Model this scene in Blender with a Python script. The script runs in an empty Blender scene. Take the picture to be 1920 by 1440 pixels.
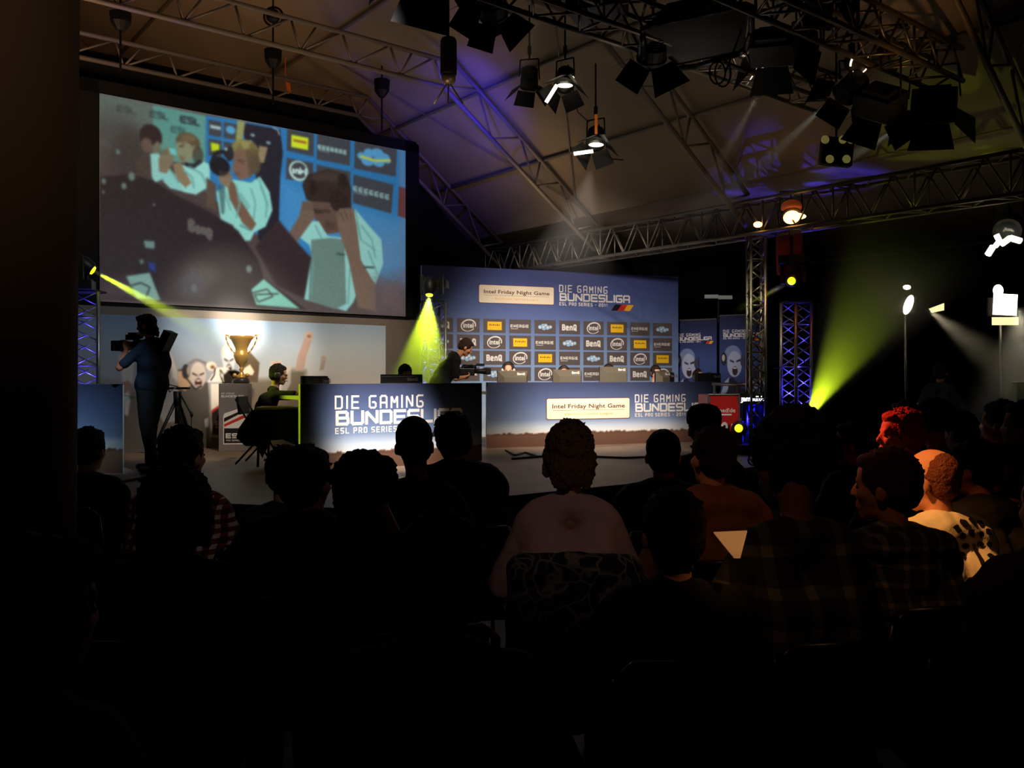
import bpy, bmesh, math, random
import numpy as np
from mathutils import Vector, Matrix, noise as mnoise
from mathutils.bvhtree import BVHTree
random.seed(7)
rng = np.random.default_rng(7)
scene = bpy.context.scene
COL = scene.collection
PI = math.pi
V = Vector

# ------------------------------------------------------------------ camera
FPX, HX, HY, EYE = 1628.0, 960.0, 705.0, 1.60       # focal length in px, horizon row, eye height
cam_d = bpy.data.cameras.new('camera')
cam = bpy.data.objects.new('camera', cam_d)
COL.objects.link(cam)
cam.location = (0, 0, EYE)
cam.rotation_euler = (PI/2, 0, 0)
cam_d.sensor_width = 36
cam_d.lens = 36*FPX/1920
cam_d.shift_y = -15/1920
cam_d.clip_start = .05
scene.camera = cam
scene.view_settings.view_transform = 'Standard'
scene.view_settings.look = 'None'
scene.view_settings.exposure = 0
scene.view_settings.gamma = 1
scene.cycles.use_denoising = True
scene.cycles.volume_bounces = 0
scene.cycles.volume_max_steps = 64
scene.cycles.volume_step_rate = 2
scene.cycles.max_bounces = 6
scene.cycles.diffuse_bounces = 2
scene.cycles.glossy_bounces = 2
scene.cycles.sample_clamp_indirect = 4
scene.cycles.caustics_reflective = False
scene.cycles.caustics_refractive = False

wd = bpy.data.worlds.new('world')
scene.world = wd
wd.use_nodes = True
wd.node_tree.nodes['Background'].inputs[0].default_value = (.9, .8, .7, 1)
wd.node_tree.nodes['Background'].inputs[1].default_value = .0012

# ------------------------------------------------------------------ coordinates of the tent
# s runs along the gable (to the right and back), t runs along the eaves (to the right and front)
def F(s, t, z=0.0):
    return V((-.28+.782*s+.624*t, 16.9+.624*s-.782*t, z))
UD = V((.782, .624, 0)); TD = V((.624, -.782, 0))
def W(px, py, d):                     # a point seen at px, py at distance d from the camera
    return V(((px-HX)/FPX*d, d, EYE-(py-HY)/FPX*d))
def on_plane(px, py, p, n):
    r = V(((px-HX)/FPX, 1, -(py-HY)/FPX)); o = V((0, 0, EYE))
    return o+r*((p-o).dot(n)/r.dot(n))
def on_t(px, py, t): return on_plane(px, py, F(0, t), TD)
def on_z(px, py, z): return on_plane(px, py, V((0, 0, z)), V((0, 0, 1)))
STZ = .52                             # stage floor
def g0(px, py): return on_z(px, py, STZ)

# ------------------------------------------------------------------ lights
def look(o, a, b):
    o.location = a
    o.rotation_euler = (b-a).to_track_quat('-Z', 'Y').to_euler()
def spot(name, a, b, power, col, ang, blend=.5, size=.05):
    l = bpy.data.lights.new(name, 'SPOT')
    l.energy = power; l.color = col; l.spot_size = math.radians(ang); l.spot_blend = blend
    l.shadow_soft_size = size
    o = bpy.data.objects.new(name, l); COL.objects.link(o)
    look(o, V(a), V(b))
    return o
def point(name, a, power, col, size=.05):
    l = bpy.data.lights.new(name, 'POINT')
    l.energy = power; l.color = col; l.shadow_soft_size = size
    o = bpy.data.objects.new(name, l); COL.objects.link(o); o.location = a
    return o
YEL = (.72, 1, .02)
WARM = (1, .78, .52)
BLU = (.06, .04, 1)
# stage wash from the overhead rig, plus added spots
spot('stage_spot', W(520, 60, 9.3), on_t(446, 612, .3), 2600, (1, .86, .70), 30, .9, .1)
spot('stage_spot', W(470, 40, 9.3), on_t(446, 600, .3), 6500, (1, .88, .74), 11, 1, .1)
spot('stage_spot', W(800, -150, 9.0), on_t(680, 650, .3), 2800, (1, .83, .64), 24, 1, .1)
spot('stage_spot', W(900, -250, 7.5), on_t(250, 660, .3), 480, (.8, .88, 1), 34, 1, .1)
spot('stage_spot', W(1110, -60, 8.8), W(1020, 760, 14.5), 1500, (1, .84, .68), 44, 1, .1)
spot('stage_spot', W(900, 330, 9.3), W(1100, 640, 15.5), 1150, (1, .9, .84), 50, 1, .1)  # unseen spot added in mid-air to light the sponsor wall under the truss
spot('stage_spot', W(700, -100, 8.0), g0(370, 850), 900, (1, .84, .62), 22, 1, .1)
spot('stage_spot', W(1240, -150, 8.0), W(1090, 690, 14.5), 900, (1, .88, .8), 40, 1, .1)
spot('desk_spot', W(700, -300, 6.5), W(720, 862, 10.6), 4600, (1, .93, .86), 17, .95, .1)
spot('desk_spot', W(1500, -200, 8.0), W(1130, 800, 13.2), 1900, (1, .9, .8), 26, 1, .1)
spot('host_spot', W(208, 520, 10.4), W(502, 715, 10.6), 260, YEL, 10, .8, .05)
spot('host_spot', W(205, 520, 10.4), V((-2.38, 9.72, 1.1)), 420, YEL, 20, .8, .05)
spot('host_spot', W(900, 200, 10.4), W(505, 720, 10.7), 300, (1, .8, .6), 12, .9, .05)
spot('desk_spot', W(420, -150, 6.5), W(150, 800, 9.6), 800, (.6, .85, 1), 16, 1, .05)  # unseen bluish spot added to brighten the short left desk
# warm light on the roof, from unseen spots added below it
spot('roof_fill', F(-5.0, 4.5, 3.4), F(-6, .8, 8.5), 120, (1, .66, .4), 120, 1, .5)
spot('roof_fill', F(-8.6, 3.0, 3.4), F(-8.8, -1.0, 8.5), 300, (1, .6, .34), 130, 1, .5)
spot('roof_fill', F(-7.0, -2.6, 4.6), F(-7.4, -2.4, 9), 70, (1, .58, .30), 150, 1, .5)
spot('roof_fill', F(-11.5, -2.6, 4.6), F(-11.5, -2.4, 9), 90, (1, .58, .30), 150, 1, .5)
spot('roof_fill', F(-3.6, -2.6, 4.0), F(-3.4, -2.4, 8), 26, (1, .58, .30), 150, 1, .5)
spot('roof_fill', F(-1.6, 3.0, 3.6), F(-2, 1.5, 7.5), 40, (1, .7, .46), 130, 1, .5)
spot('roof_fill', F(-4.0, 8.0, 3.6), F(-3, 5.5, 7.5), 28, (1, .84, .7), 150, 1, .5)
spot('roof_fill', F(-.6, 3.2, 3.4), F(.0, 1.0, 4.6), 12, (1, .78, .55), 140, 1, .5)
spot('blue_wash', W(843, 170, 11.4), W(870, 215, 14.0), 300, BLU, 62, 1, .05)
spot('blue_wash', W(1500, 400, 12.2), W(1545, 315, 12.6), 30, BLU, 34, .8, .05)
spot('corner_fill', W(1300, 100, 10), F(.02, 5.95, 2.6), 260, (1, .85, .5), 14, 1, .05)  # added spot without a lamp, brightens the upright tower tubes
spot('case_fill', W(1500, 260, 9.0), W(1360, 775, 12.0), 300, (1, .9, .84), 13, 1, .05)  # added spot without a lamp, brightens the red flight case
spot('visitor_fill', W(1500, 300, 9.0), W(1765, 720, 11.6), 34, (1, .6, .45), 12, 1, .05)  # added faint spot that lifts the standing person from the dark
# light on the audience
spot('red_spot', V((-.6, 6.6, 3.9)), W(1692, 825, 4.3), 950, (1, .09, .04), 9, .7, .05)
spot('amber_spot', V((-1.2, 2.6, 4.3)), W(1775, 1000, 3.4), 760, (1, .46, .13), 12, .8, .05)
spot('amber_spot', V((-.9, 1.2, 4.0)), W(1350, 930, 3.6), 42, (1, .46, .18), 12, 1, .05)
spot('amber_spot', V((-.3, .6, 4.0)), W(1560, 980, 2.7), 26, (1, .5, .22), 26, 1, .05)
spot('amber_spot', V((1.4, .4, 3.8)), W(1376, 1018, 2.38), 150, (1, .42, .14), 4.5, .8, .05)
spot('audience_fill', V((.5, -.5, 3.8)), W(1065, 950, 3.4), 44, (1, .8, .76), 14, 1, .05)  # unseen fill spots added over the seats to bring out two shirts
spot('audience_fill', V((1.0, .2, 3.8)), W(415, 950, 3.7), 30, (1, .8, .7), 12, 1, .05)
spot('pillar_fill', V((.8, -1.0, 2.6)), V((-1.3, 2.0, 2.7)), 70.0, (1, .72, .5), 34, 1, .3)  # unseen spot added to give the near pillar a faint brown tone
point('house_glow', V((.6, -2.5, 3.6)), 0.35, (1, .8, .6), .5)

# ------------------------------------------------------------------ materials
def lin(c):
    return tuple(((x/255)/12.92 if x/255 <= .04045 else ((x/255+.055)/1.055)**2.4) for x in c)
MATS = {}
def mat(name, c=(128, 128, 128), rough=.6, metal=0, emit=None, power=1, bump=0, bscale=40, var=0):
    if name in MATS: return MATS[name]
    m = bpy.data.materials.new(name); MATS[name] = m
    m.use_nodes = True
    nt = m.node_tree; b = nt.nodes['Principled BSDF']
    b.inputs['Base Color'].default_value = (*lin(c), 1)
    b.inputs['Roughness'].default_value = rough
    b.inputs['Metallic'].default_value = metal
    b.inputs['Specular IOR Level'].default_value = .3
    if emit:
        b.inputs['Emission Color'].default_value = (*lin(emit), 1)
        b.inputs['Emission Strength'].default_value = power
    if bump or var:
        tc = nt.nodes.new('ShaderNodeTexCoord')
        n = nt.nodes.new('ShaderNodeTexNoise'); n.inputs['Scale'].default_value = bscale
        n.inputs['Detail'].default_value = 4
        nt.links.new(tc.outputs['Object'], n.inputs['Vector'])
        if bump:
            bp = nt.nodes.new('ShaderNodeBump'); bp.inputs['Strength'].default_value = bump
            bp.inputs['Distance'].default_value = .02
            nt.links.new(n.outputs['Fac'], bp.inputs['Height']); nt.links.new(bp.outputs['Normal'], b.inputs['Normal'])
        if var:
            r = nt.nodes.new('ShaderNodeValToRGB')
            lc = lin(c)
            r.color_ramp.elements[0].position = .3; r.color_ramp.elements[1].position = .7
            r.color_ramp.elements[0].color = (*[x*(1-var) for x in lc], 1)
            r.color_ramp.elements[1].color = (*[min(1, x*(1+var)) for x in lc], 1)
            nt.links.new(n.outputs['Fac'], r.inputs['Fac']); nt.links.new(r.outputs['Color'], b.inputs['Base Color'])
    return m
def mat_attr(name, emit=0.0, rough=.55):
    if name in MATS: return MATS[name]
    m = bpy.data.materials.new(name); MATS[name] = m
    m.use_nodes = True
    nt = m.node_tree; b = nt.nodes['Principled BSDF']
    a = nt.nodes.new('ShaderNodeVertexColor'); a.layer_name = 'print'
    b.inputs['Roughness'].default_value = rough
    b.inputs['Specular IOR Level'].default_value = .2
    if emit:
        b.inputs['Base Color'].default_value = (.02, .02, .02, 1)
        nt.links.new(a.outputs['Color'], b.inputs['Emission Color'])
        b.inputs['Emission Strength'].default_value = emit
    else:
        nt.links.new(a.outputs['Color'], b.inputs['Base Color'])
    return m
def mat_plaid(name, c0, c1, c2, scale=9, w1=.5, w2=.78):
    """woven check: bands across and bands along, mixed as in cloth"""
    if name in MATS: return MATS[name]
    m = bpy.data.materials.new(name); MATS[name] = m
    m.use_nodes = True
    nt = m.node_tree; b = nt.nodes['Principled BSDF']; b.inputs['Roughness'].default_value = .9
    tc = nt.nodes.new('ShaderNodeTexCoord'); sep = nt.nodes.new('ShaderNodeSeparateXYZ')
    nt.links.new(tc.outputs['Object'], sep.inputs[0])
    def band(out, k, th):
        mu = nt.nodes.new('ShaderNodeMath'); mu.operation = 'MULTIPLY'; mu.inputs[1].default_value = k
        fr = nt.nodes.new('ShaderNodeMath'); fr.operation = 'FRACT'
        gt = nt.nodes.new('ShaderNodeMath'); gt.operation = 'GREATER_THAN'; gt.inputs[1].default_value = th
        nt.links.new(out, mu.inputs[0]); nt.links.new(mu.outputs[0], fr.inputs[0]); nt.links.new(fr.outputs[0], gt.inputs[0])
        return gt.outputs[0]
    bx, bz = band(sep.outputs['X'], scale, w1), band(sep.outputs['Z'], scale, w1)
    ad = nt.nodes.new('ShaderNodeMath'); ad.operation = 'ADD'
    nt.links.new(bx, ad.inputs[0]); nt.links.new(bz, ad.inputs[1])
    hf = nt.nodes.new('ShaderNodeMath'); hf.operation = 'MULTIPLY'; hf.inputs[1].default_value = .5
    nt.links.new(ad.outputs[0], hf.inputs[0])
    r = nt.nodes.new('ShaderNodeValToRGB'); r.color_ramp.interpolation = 'CONSTANT'
    e = r.color_ramp.elements
    e[0].color = (*lin(c0), 1); e[1].position = .25; e[1].color = (*lin(c1), 1)
    x = e.new(.75); x.color = (*lin(c2), 1)
    nt.links.new(hf.outputs[0], r.inputs['Fac']); nt.links.new(r.outputs['Color'], b.inputs['Base Color'])
    return m
def mat_haze(name, dens, L, start, tan, pw=1.3, col=(1, 1, 1)):
    """thin smoke, thickest about the lamp and along the middle of the plume"""
    m = bpy.data.materials.new(name); m.use_nodes = True
    nt = m.node_tree; nt.nodes.remove(nt.nodes['Principled BSDF']); N = nt.nodes.new; K = nt.links.new
    def M(op, a, b=0.0, clamp=False):
        n = N('ShaderNodeMath'); n.operation = op; n.use_clamp = clamp
        for i, x in enumerate((a, b)):
            if isinstance(x, (int, float)): n.inputs[i].default_value = x
            else: K(x, n.inputs[i])
        return n.outputs[0]
    tc = N('ShaderNodeTexCoord'); sp = N('ShaderNodeSeparateXYZ'); K(tc.outputs['Object'], sp.inputs[0])
    x, y, z = sp.outputs
    r2 = M('ADD', M('MULTIPLY', x, x), M('MULTIPLY', y, y))
    R = M('ADD', M('MULTIPLY', z, tan), start)
    rad = M('SUBTRACT', 1.0, M('DIVIDE', r2, M('MULTIPLY', R, R)), True)
    ax = M('POWER', M('SUBTRACT', 1.0, M('DIVIDE', z, L), True), pw)
    d = M('MULTIPLY', M('MULTIPLY', rad, ax), dens)
    vs = N('ShaderNodeVolumeScatter'); vs.inputs['Color'].default_value = (*col, 1)
    K(d, vs.inputs['Density']); K(vs.outputs[0], nt.nodes['Material Output'].inputs['Volume'])
    return m

# ------------------------------------------------------------------ mesh helpers
class MB:
    """collects polygons in one mesh; m is the index of the material of what is added next"""
    def __init__(self): self.v = []; self.f = []; self.mi = []; self.m = 0; self.X = Matrix()
    def add(self, vs, fs):
        o = len(self.v)
        self.v += [self.X @ V(p) for p in vs]
        for f in fs: self.f.append([o+i for i in f]); self.mi.append(self.m)
    def poly(self, pts): self.add(pts, [range(len(pts))])
    def box(self, c, s, R=None):
        c = V(c); R = R or Matrix.Identity(3)
        vs = [c+R @ V((x*s[0]/2, y*s[1]/2, z*s[2]/2)) for x in (-1, 1) for y in (-1, 1) for z in (-1, 1)]
        self.add(vs, [(0, 1, 3, 2), (4, 6, 7, 5), (0, 4, 5, 1), (2, 3, 7, 6), (0, 2, 6, 4), (1, 5, 7, 3)])
    def prism(self, pts, off):
        """a closed outline pushed by the vector off"""
        n = len(pts); off = V(off)
        self.add([V(p) for p in pts]+[V(p)+off for p in pts],
                 [list(range(n))[::-1], list(range(n, 2*n))]+[(i, (i+1) % n, n+(i+1) % n, n+i) for i in range(n)])
    def tube(self, a, b, r, r2=None, n=8, cap=True):
        a, b = V(a), V(b); r2 = r if r2 is None else r2
        d = b-a
        if d.length < 1e-6: return
        q = d.to_track_quat('Z', 'Y').to_matrix()
        vs = [a+q @ V((r*math.cos(2*PI*i/n), r*math.sin(2*PI*i/n), 0)) for i in range(n)]
        vs += [b+q @ V((r2*math.cos(2*PI*i/n), r2*math.sin(2*PI*i/n), 0)) for i in range(n)]
        fs = [(i, (i+1) % n, n+(i+1) % n, n+i) for i in range(n)]
        if cap: fs += [list(range(n))[::-1], list(range(n, 2*n))]
        self.add(vs, fs)
    def path(self, pts, r, n=6):
        for a, b in zip(pts, pts[1:]): self.tube(a, b, r, n=n)
    def lathe(self, prof, c=(0, 0, 0), R=None, n=20):
        c = V(c); R = R or Matrix.Identity(3)
        vs = [c+R @ V((p[0]*math.cos(2*PI*i/n), p[0]*math.sin(2*PI*i/n), p[1])) for p in prof for i in range(n)]
        fs = [(k*n+i, k*n+(i+1) % n, (k+1)*n+(i+1) % n, (k+1)*n+i) for k in range(len(prof)-1) for i in range(n)]
        fs += [list(range(n))[::-1], [(len(prof)-1)*n+i for i in range(n)]]
        self.add(vs, fs)
    def ell(self, c, r, R=None, n=14):
        prof = [(math.sin(PI*k/10), -math.cos(PI*k/10)) for k in range(1, 10)]
        c = V(c); R = R or Matrix.Identity(3)
        vs = [c+R @ V((p[0]*math.cos(2*PI*i/n)*r[0], p[0]*math.sin(2*PI*i/n)*r[1], p[1]*r[2])) for p in prof for i in range(n)]
        vs += [c+R @ V((0, 0, -r[2])), c+R @ V((0, 0, r[2]))]
        fs = [(k*n+i, k*n+(i+1) % n, (k+1)*n+(i+1) % n, (k+1)*n+i) for k in range(8) for i in range(n)]
        b = 9*n
        fs += [(i, b, (i+1) % n) for i in range(n)]+[(8*n+i, 8*n+(i+1) % n, b+1) for i in range(n)]
        self.add(vs, fs)
    def cap(self, a, ra, b, rb, n=12):
        """a tapered limb with round ends"""
        a, b = V(a), V(b); d = b-a; L = max(d.length, 1e-5)
        q = d.to_track_quat('Z', 'Y').to_matrix() if d.length > 1e-5 else Matrix.Identity(3)
        prof = [(ra*math.sin(PI/2*k/4), -ra*math.cos(PI/2*k/4)) for k in range(0, 5)]
        prof += [(rb*math.cos(PI/2*k/4), L+rb*math.sin(PI/2*k/4)) for k in range(0, 5)]
        prof[0] = (ra*.05, -ra); prof[-1] = (rb*.05, L+rb)
        self.lathe(prof, a, q, n)
    def build(self, name, mats, parent=None, smooth=False, bevel=0):
        me = bpy.data.meshes.new(name)
        me.from_pydata([tuple(p) for p in self.v], [], [list(f) for f in self.f])
        for m in (mats if isinstance(mats, (list, tuple)) else [mats]): me.materials.append(m)
        me.polygons.foreach_set('material_index', self.mi)
        if smooth: me.polygons.foreach_set('use_smooth', [True]*len(self.f))
        me.update()
        o = bpy.data.objects.new(name, me); COL.objects.link(o)
        if parent: attach(o, parent)
        if bevel:
            b = o.modifiers.new('bevel', 'BEVEL'); b.width = bevel; b.segments = 2; b.limit_method = 'ANGLE'
        return o
def attach(o, p):
    o.parent = p
    if not p.get('local'):
        q = p; M = Matrix()
        while q: M = q.matrix_basis @ M if q.parent is None else q.matrix_parent_inverse @ q.matrix_basis @ M; q = q.parent
        o.matrix_parent_inverse = M.inverted()
def tag(o, label, cat, group=None, kind=None):
    if label: o['label'] = label
    if cat: o['category'] = cat
    if group: o['group'] = group
    if kind: o['kind'] = kind
    return o
def thing(name, label, cat, loc=(0, 0, 0), rz=0, group=None, local=False):
    """an empty at the base of a thing; local: its parts are written in its own frame"""
    o = bpy.data.objects.new(name, None); COL.objects.link(o)
    o.location = loc; o.rotation_euler = (0, 0, rz); o.empty_display_size = .1
    if local: o['local'] = 1
    return tag(o, label, cat, group)
def copy_tree(o, parent=None):
    c = o.copy(); COL.objects.link(c)
    if parent: c.parent = parent
    for ch in o.children: copy_tree(ch, c)
    return c
def struct(o): o['kind'] = 'structure'; return o

# lettering: square techno strokes
G = {
 'A': [[(0, 0), (0, 1), (1, 1), (1, 0)], [(0, .42), (1, .42)]], 'B': [[(0, 0), (0, 1), (.93, 1), (.93, .56), (1, .44), (1, 0), 'c'], [(0, .5), (.9, .5)]],
 'C': [[(1, 1), (0, 1), (0, 0), (1, 0)]], 'D': [[(0, 0), (0, 1), (1, 1), (1, 0), 'c']], 'E': [[(1, 1), (0, 1), (0, 0), (1, 0)], [(0, .5), (.9, .5)]],
 'F': [[(1, 1), (0, 1), (0, 0)], [(0, .5), (.9, .5)]], 'G': [[(1, 1), (0, 1), (0, 0), (1, 0), (1, .48), (.5, .48)]],
 'I': [[(0, 0), (0, 1)]], 'L': [[(0, 1), (0, 0), (1, 0)]], 'M': [[(0, 0), (0, 1), (.5, .35), (1, 1), (1, 0)]],
 'N': [[(0, 0), (0, 1), (1, 0), (1, 1)]], 'O': [[(0, 0), (0, 1), (1, 1), (1, 0), 'c']], '0': [[(0, 0), (0, 1), (1, 1), (1, 0), 'c']],
 'P': [[(0, 0), (0, 1), (1, 1), (1, .45), (0, .45)]], 'Q': [[(0, 0), (0, 1), (1, 1), (1, 0), 'c'], [(.55, .25), (1.1, -.12)]],
 'R': [[(0, 0), (0, 1), (1, 1), (1, .45), (0, .45)], [(.55, .45), (1, 0)]], 'S': [[(1, 1), (0, 1), (0, .5), (1, .5), (1, 0), (0, 0)]],
 'T': [[(0, 1), (1, 1)], [(.5, 1), (.5, 0)]], 'U': [[(0, 1), (0, 0), (1, 0), (1, 1)]], '1': [[(.2, .85), (.45, 1), (.45, 0)]],
 '2': [[(0, 1), (1, 1), (1, .5), (0, .5), (0, 0), (1, 0)]], '-': [[(.25, .45), (.65, .45)]], ' ': [],
 'e': [[(.95, 0), (0, 0), (0, .7), (.95, .7), (.95, .36), (0, .36)]], 'n': [[(0, 0), (0, .7), (.95, .7), (.95, 0)]],
 'g': [[(.9, 0), (0, 0), (0, .7), (.9, .7), (.9, -.3), (0, -.3)]], 'a': [[(0, .7), (.9, .7), (.9, 0), (0, 0), (0, .35), (.9, .35)]],
 'm': [[(0, 0), (0, .7), (1.1, .7), (1.1, 0)], [(.55, 0), (.55, .7)]], 'd': [[(.9, 1), (.9, 0), (0, 0), (0, .7), (.9, .7)]], '.': [[(.2, 0), (.2, .06)]],
}
def strokes(mb, text, O, ex, ey, h, sw, cw=.75, gap=.3, nrm=None, lift=0.0):
    """draw text with strokes sw wide starting at O (lower left); ex, ey unit vectors; returns the end"""
    n = ex.cross(ey); x = 0.0; w = h*cw
    for ch in text:
        g = G.get(ch, [])
        nq = 0
        gw = 0 if ch == 'I' else .5 if ch in '1. ' else 1.1 if ch == 'm' else 1
        for ln in g:
            closed = ln[-1] == 'c'; pts = [p for p in ln if p != 'c']
            pts = [V((x+p[0]*w, p[1]*h)) for p in pts]
            # round the corners
            out = []; m = len(pts); rr = max(h*.12, sw*.3)
            for i, p in enumerate(pts):
                if (not closed and i in (0, m-1)) or (ch in 'DBPREFL' and abs(p.x-x) < 1e-6): out.append(p); continue
                a, b = pts[i-1], pts[(i+1) % m]
                da, db = (a-p), (b-p)
                ra, rb = min(rr, da.length*.45), min(rr, db.length*.45)
                out += [p+da.normalized()*ra, p+db.normalized()*rb]
            if closed: out.append(out[0])
            for a, b in zip(out, out[1:]):
                d = (b-a)
                if d.length < 1e-5: continue
                d.normalize(); q = V((-d.y, d.x))*sw/2; e = d*sw*.42
                quad = [a-e-q, b+e-q, b+e+q, a-e+q]
                mb.poly([O+ex*p.x+ey*p.y+n*(lift+nq*.00016) for p in quad]); nq += 1
        x += gw*w+gap*h+(sw if ch != ' ' else 0)
    return x
def font_mesh(mb, text, O, ex, ey, h, wide=1.0, bold=0.0, lift=0.0, align='LEFT'):
    """text in the built-in face, laid on the plane of ex, ey"""
    c = bpy.data.curves.new('t', 'FONT'); c.body = text; c.size = 1; c.offset = bold; c.align_x = align; c.resolution_u = 2
    o = bpy.data.objects.new('t', c); COL.objects.link(o)
    bpy.context.view_layer.update()
    me = bpy.data.meshes.new_from_object(o.evaluated_get(bpy.context.evaluated_depsgraph_get()))
    n = ex.cross(ey)
    mb.add([O+ex*(v.co.x*h*wide)+ey*(v.co.y*h)+n*lift for v in me.vertices], [tuple(p.vertices) for p in me.polygons])
    bpy.data.objects.remove(o); bpy.data.curves.remove(c); bpy.data.meshes.remove(me)

class Canvas:
    """a printed or projected picture: colours held by a fine grid of vertices, in sRGB 0-255"""
    def __init__(self, w, h, nx):
        self.w, self.h = w, h; self.nx = nx; self.ny = max(2, int(nx*h/w))
        xs = np.linspace(0, w, self.nx); ys = np.linspace(0, h, self.ny)
        self.gx, self.gy = np.meshgrid(xs, ys); self.c = np.zeros((self.ny, self.nx, 3))
        self.st = w/(self.nx-1)
    def fill(self, f): self.c[:] = f(self.gx/self.w, self.gy/self.h)
    def _mix(self, sl, a, col): self.c[sl] = self.c[sl]*(1-a[..., None])+np.array(col, float)*a[..., None]
    def _win(self, x0, y0, x1, y1, pad):
        i0 = max(0, int((x0-pad)/self.st)); i1 = min(self.nx, int((x1+pad)/self.st)+2)
        sy = self.h/(self.ny-1)
        j0 = max(0, int((y0-pad)/sy)); j1 = min(self.ny, int((y1+pad)/sy)+2)
        return (slice(j0, j1), slice(i0, i1)) if i1 > i0 and j1 > j0 else None
    def poly(self, pts, col, a=1.0, soft=1.0):
        p = np.array(pts, float); s = soft*self.st
        sl = self._win(p[:, 0].min(), p[:, 1].min(), p[:, 0].max(), p[:, 1].max(), s)
        if sl is None: return
        x, y = self.gx[sl], self.gy[sl]
        ins = np.zeros(x.shape, bool); dist = np.full(x.shape, 1e9)
        for i in range(len(p)):
            x0, y0 = p[i]; x1, y1 = p[(i+1) % len(p)]
            if y0 != y1:
                cr = ((y0 > y) != (y1 > y)) & (x < (x1-x0)*(y-y0)/(y1-y0)+x0); ins ^= cr
            L = (x1-x0)**2+(y1-y0)**2+1e-12
            t = np.clip(((x-x0)*(x1-x0)+(y-y0)*(y1-y0))/L, 0, 1)
            dist = np.minimum(dist, np.hypot(x-x0-t*(x1-x0), y-y0-t*(y1-y0)))
        sd = np.where(ins, dist, -dist)
        self._mix(sl, np.clip(.5+sd/s, 0, 1)*a, col)
    def ell(self, c, rx, ry, col, a=1.0, soft=1.0, rot=0.0):
        pts = [(c[0]+rx*math.cos(t)*math.cos(rot)-ry*math.sin(t)*math.sin(rot), c[1]+rx*math.cos(t)*math.sin(rot)+ry*math.sin(t)*math.cos(rot)) for t in np.linspace(0, 2*PI, 20, endpoint=False)]
        self.poly(pts, col, a, soft)
    def line(self, pts, wd, col, a=1.0):
        for p, q in zip(pts, pts[1:]):
            dx, dy = q[0]-p[0], q[1]-p[1]; L = math.hypot(dx, dy)+1e-9; nx, ny = -dy/L*wd/2, dx/L*wd/2
            self.poly([(p[0]+nx, p[1]+ny), (q[0]+nx, q[1]+ny), (q[0]-nx, q[1]-ny), (p[0]-nx, p[1]-ny)], col, a)
    def noise(self, amp, k=6):
        n = rng.normal(0, 1, (self.ny//k+2, self.nx//k+2)); n = np.kron(n, np.ones((k, k)))[:self.ny, :self.nx]
        self.c += n[..., None]*amp
    def blur(self, n=1):
        for _ in range(n):
            p = np.pad(self.c, ((1, 1), (1, 1), (0, 0)), 'edge')
            self.c = (p[1:-1, 1:-1]*2+p[:-2, 1:-1]+p[2:, 1:-1]+p[1:-1, :-2]+p[1:-1, 2:])/6
    def build(self, name, O, ex, ey, m, parent):
        nx, ny = self.nx, self.ny
        P = np.array(O)[None, None]+self.gx[..., None]*np.array(ex)+self.gy[..., None]*np.array(ey)
        idx = np.arange(nx*ny).reshape(ny, nx)
        fs = np.stack([idx[:-1, :-1], idx[:-1, 1:], idx[1:, 1:], idx[1:, :-1]], -1).reshape(-1, 4)
        me = bpy.data.meshes.new(name)
        me.from_pydata(P.reshape(-1, 3).tolist(), [], fs.tolist())
        c = np.clip(self.c/255, 0, 1); c = np.where(c <= .04045, c/12.92, ((c+.055)/1.055)**2.4)
        c = np.concatenate([c, np.ones((ny, nx, 1))], -1).astype(np.float32)
        at = me.color_attributes.new('print', 'FLOAT_COLOR', 'POINT'); at.data.foreach_set('color', c.ravel())
        me.materials.append(m)
        o = bpy.data.objects.new(name, me); COL.objects.link(o)
        if parent: attach(o, parent)
        return o
class Plane:
    """a flat board standing upright: O lower left, ex along, ey up; maps picture points onto itself"""
    def __init__(self, O, ex, w, h, ey=V((0, 0, 1))):
        self.O, self.ex, self.w, self.h, self.ey = V(O), V(ex).normalized(), w, h, ey
        self.n = self.ex.cross(self.ey)          # towards the viewer when ex runs to the right
    def uv(self, px, py):
        p = on_plane(px, py, self.O, self.n)-self.O
        return p.dot(self.ex), p.dot(self.ey)
    def at(self, u, v, lift=0.0): return self.O+self.ex*u+self.ey*v+self.n*lift

# ------------------------------------------------------------------ common materials
M_black = mat('black_metal', (14, 14, 15), .55, .2)
M_alu = mat('aluminium', (150, 148, 145), .38, .85)
M_steel = mat('tent_steel', (128, 118, 108), .55, .3)
M_drape = mat('black_drape', (7, 7, 8), .95, bump=.3, bscale=6)
M_cloth = mat('black_cloth', (10, 10, 12), .9)
M_cable = mat('cable_rubber', (9, 9, 9), .6)
M_glow = mat('lamp_glow', (255, 240, 220), .5, emit=(255, 236, 205), power=5)
M_glow_y = mat('yellow_glow', (240, 255, 90), .5, emit=(226, 245, 20), power=2.2)
M_white = mat('white_print', (225, 225, 220), .6)
M_plastic = mat('dark_plastic', (22, 21, 22), .45)
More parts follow.
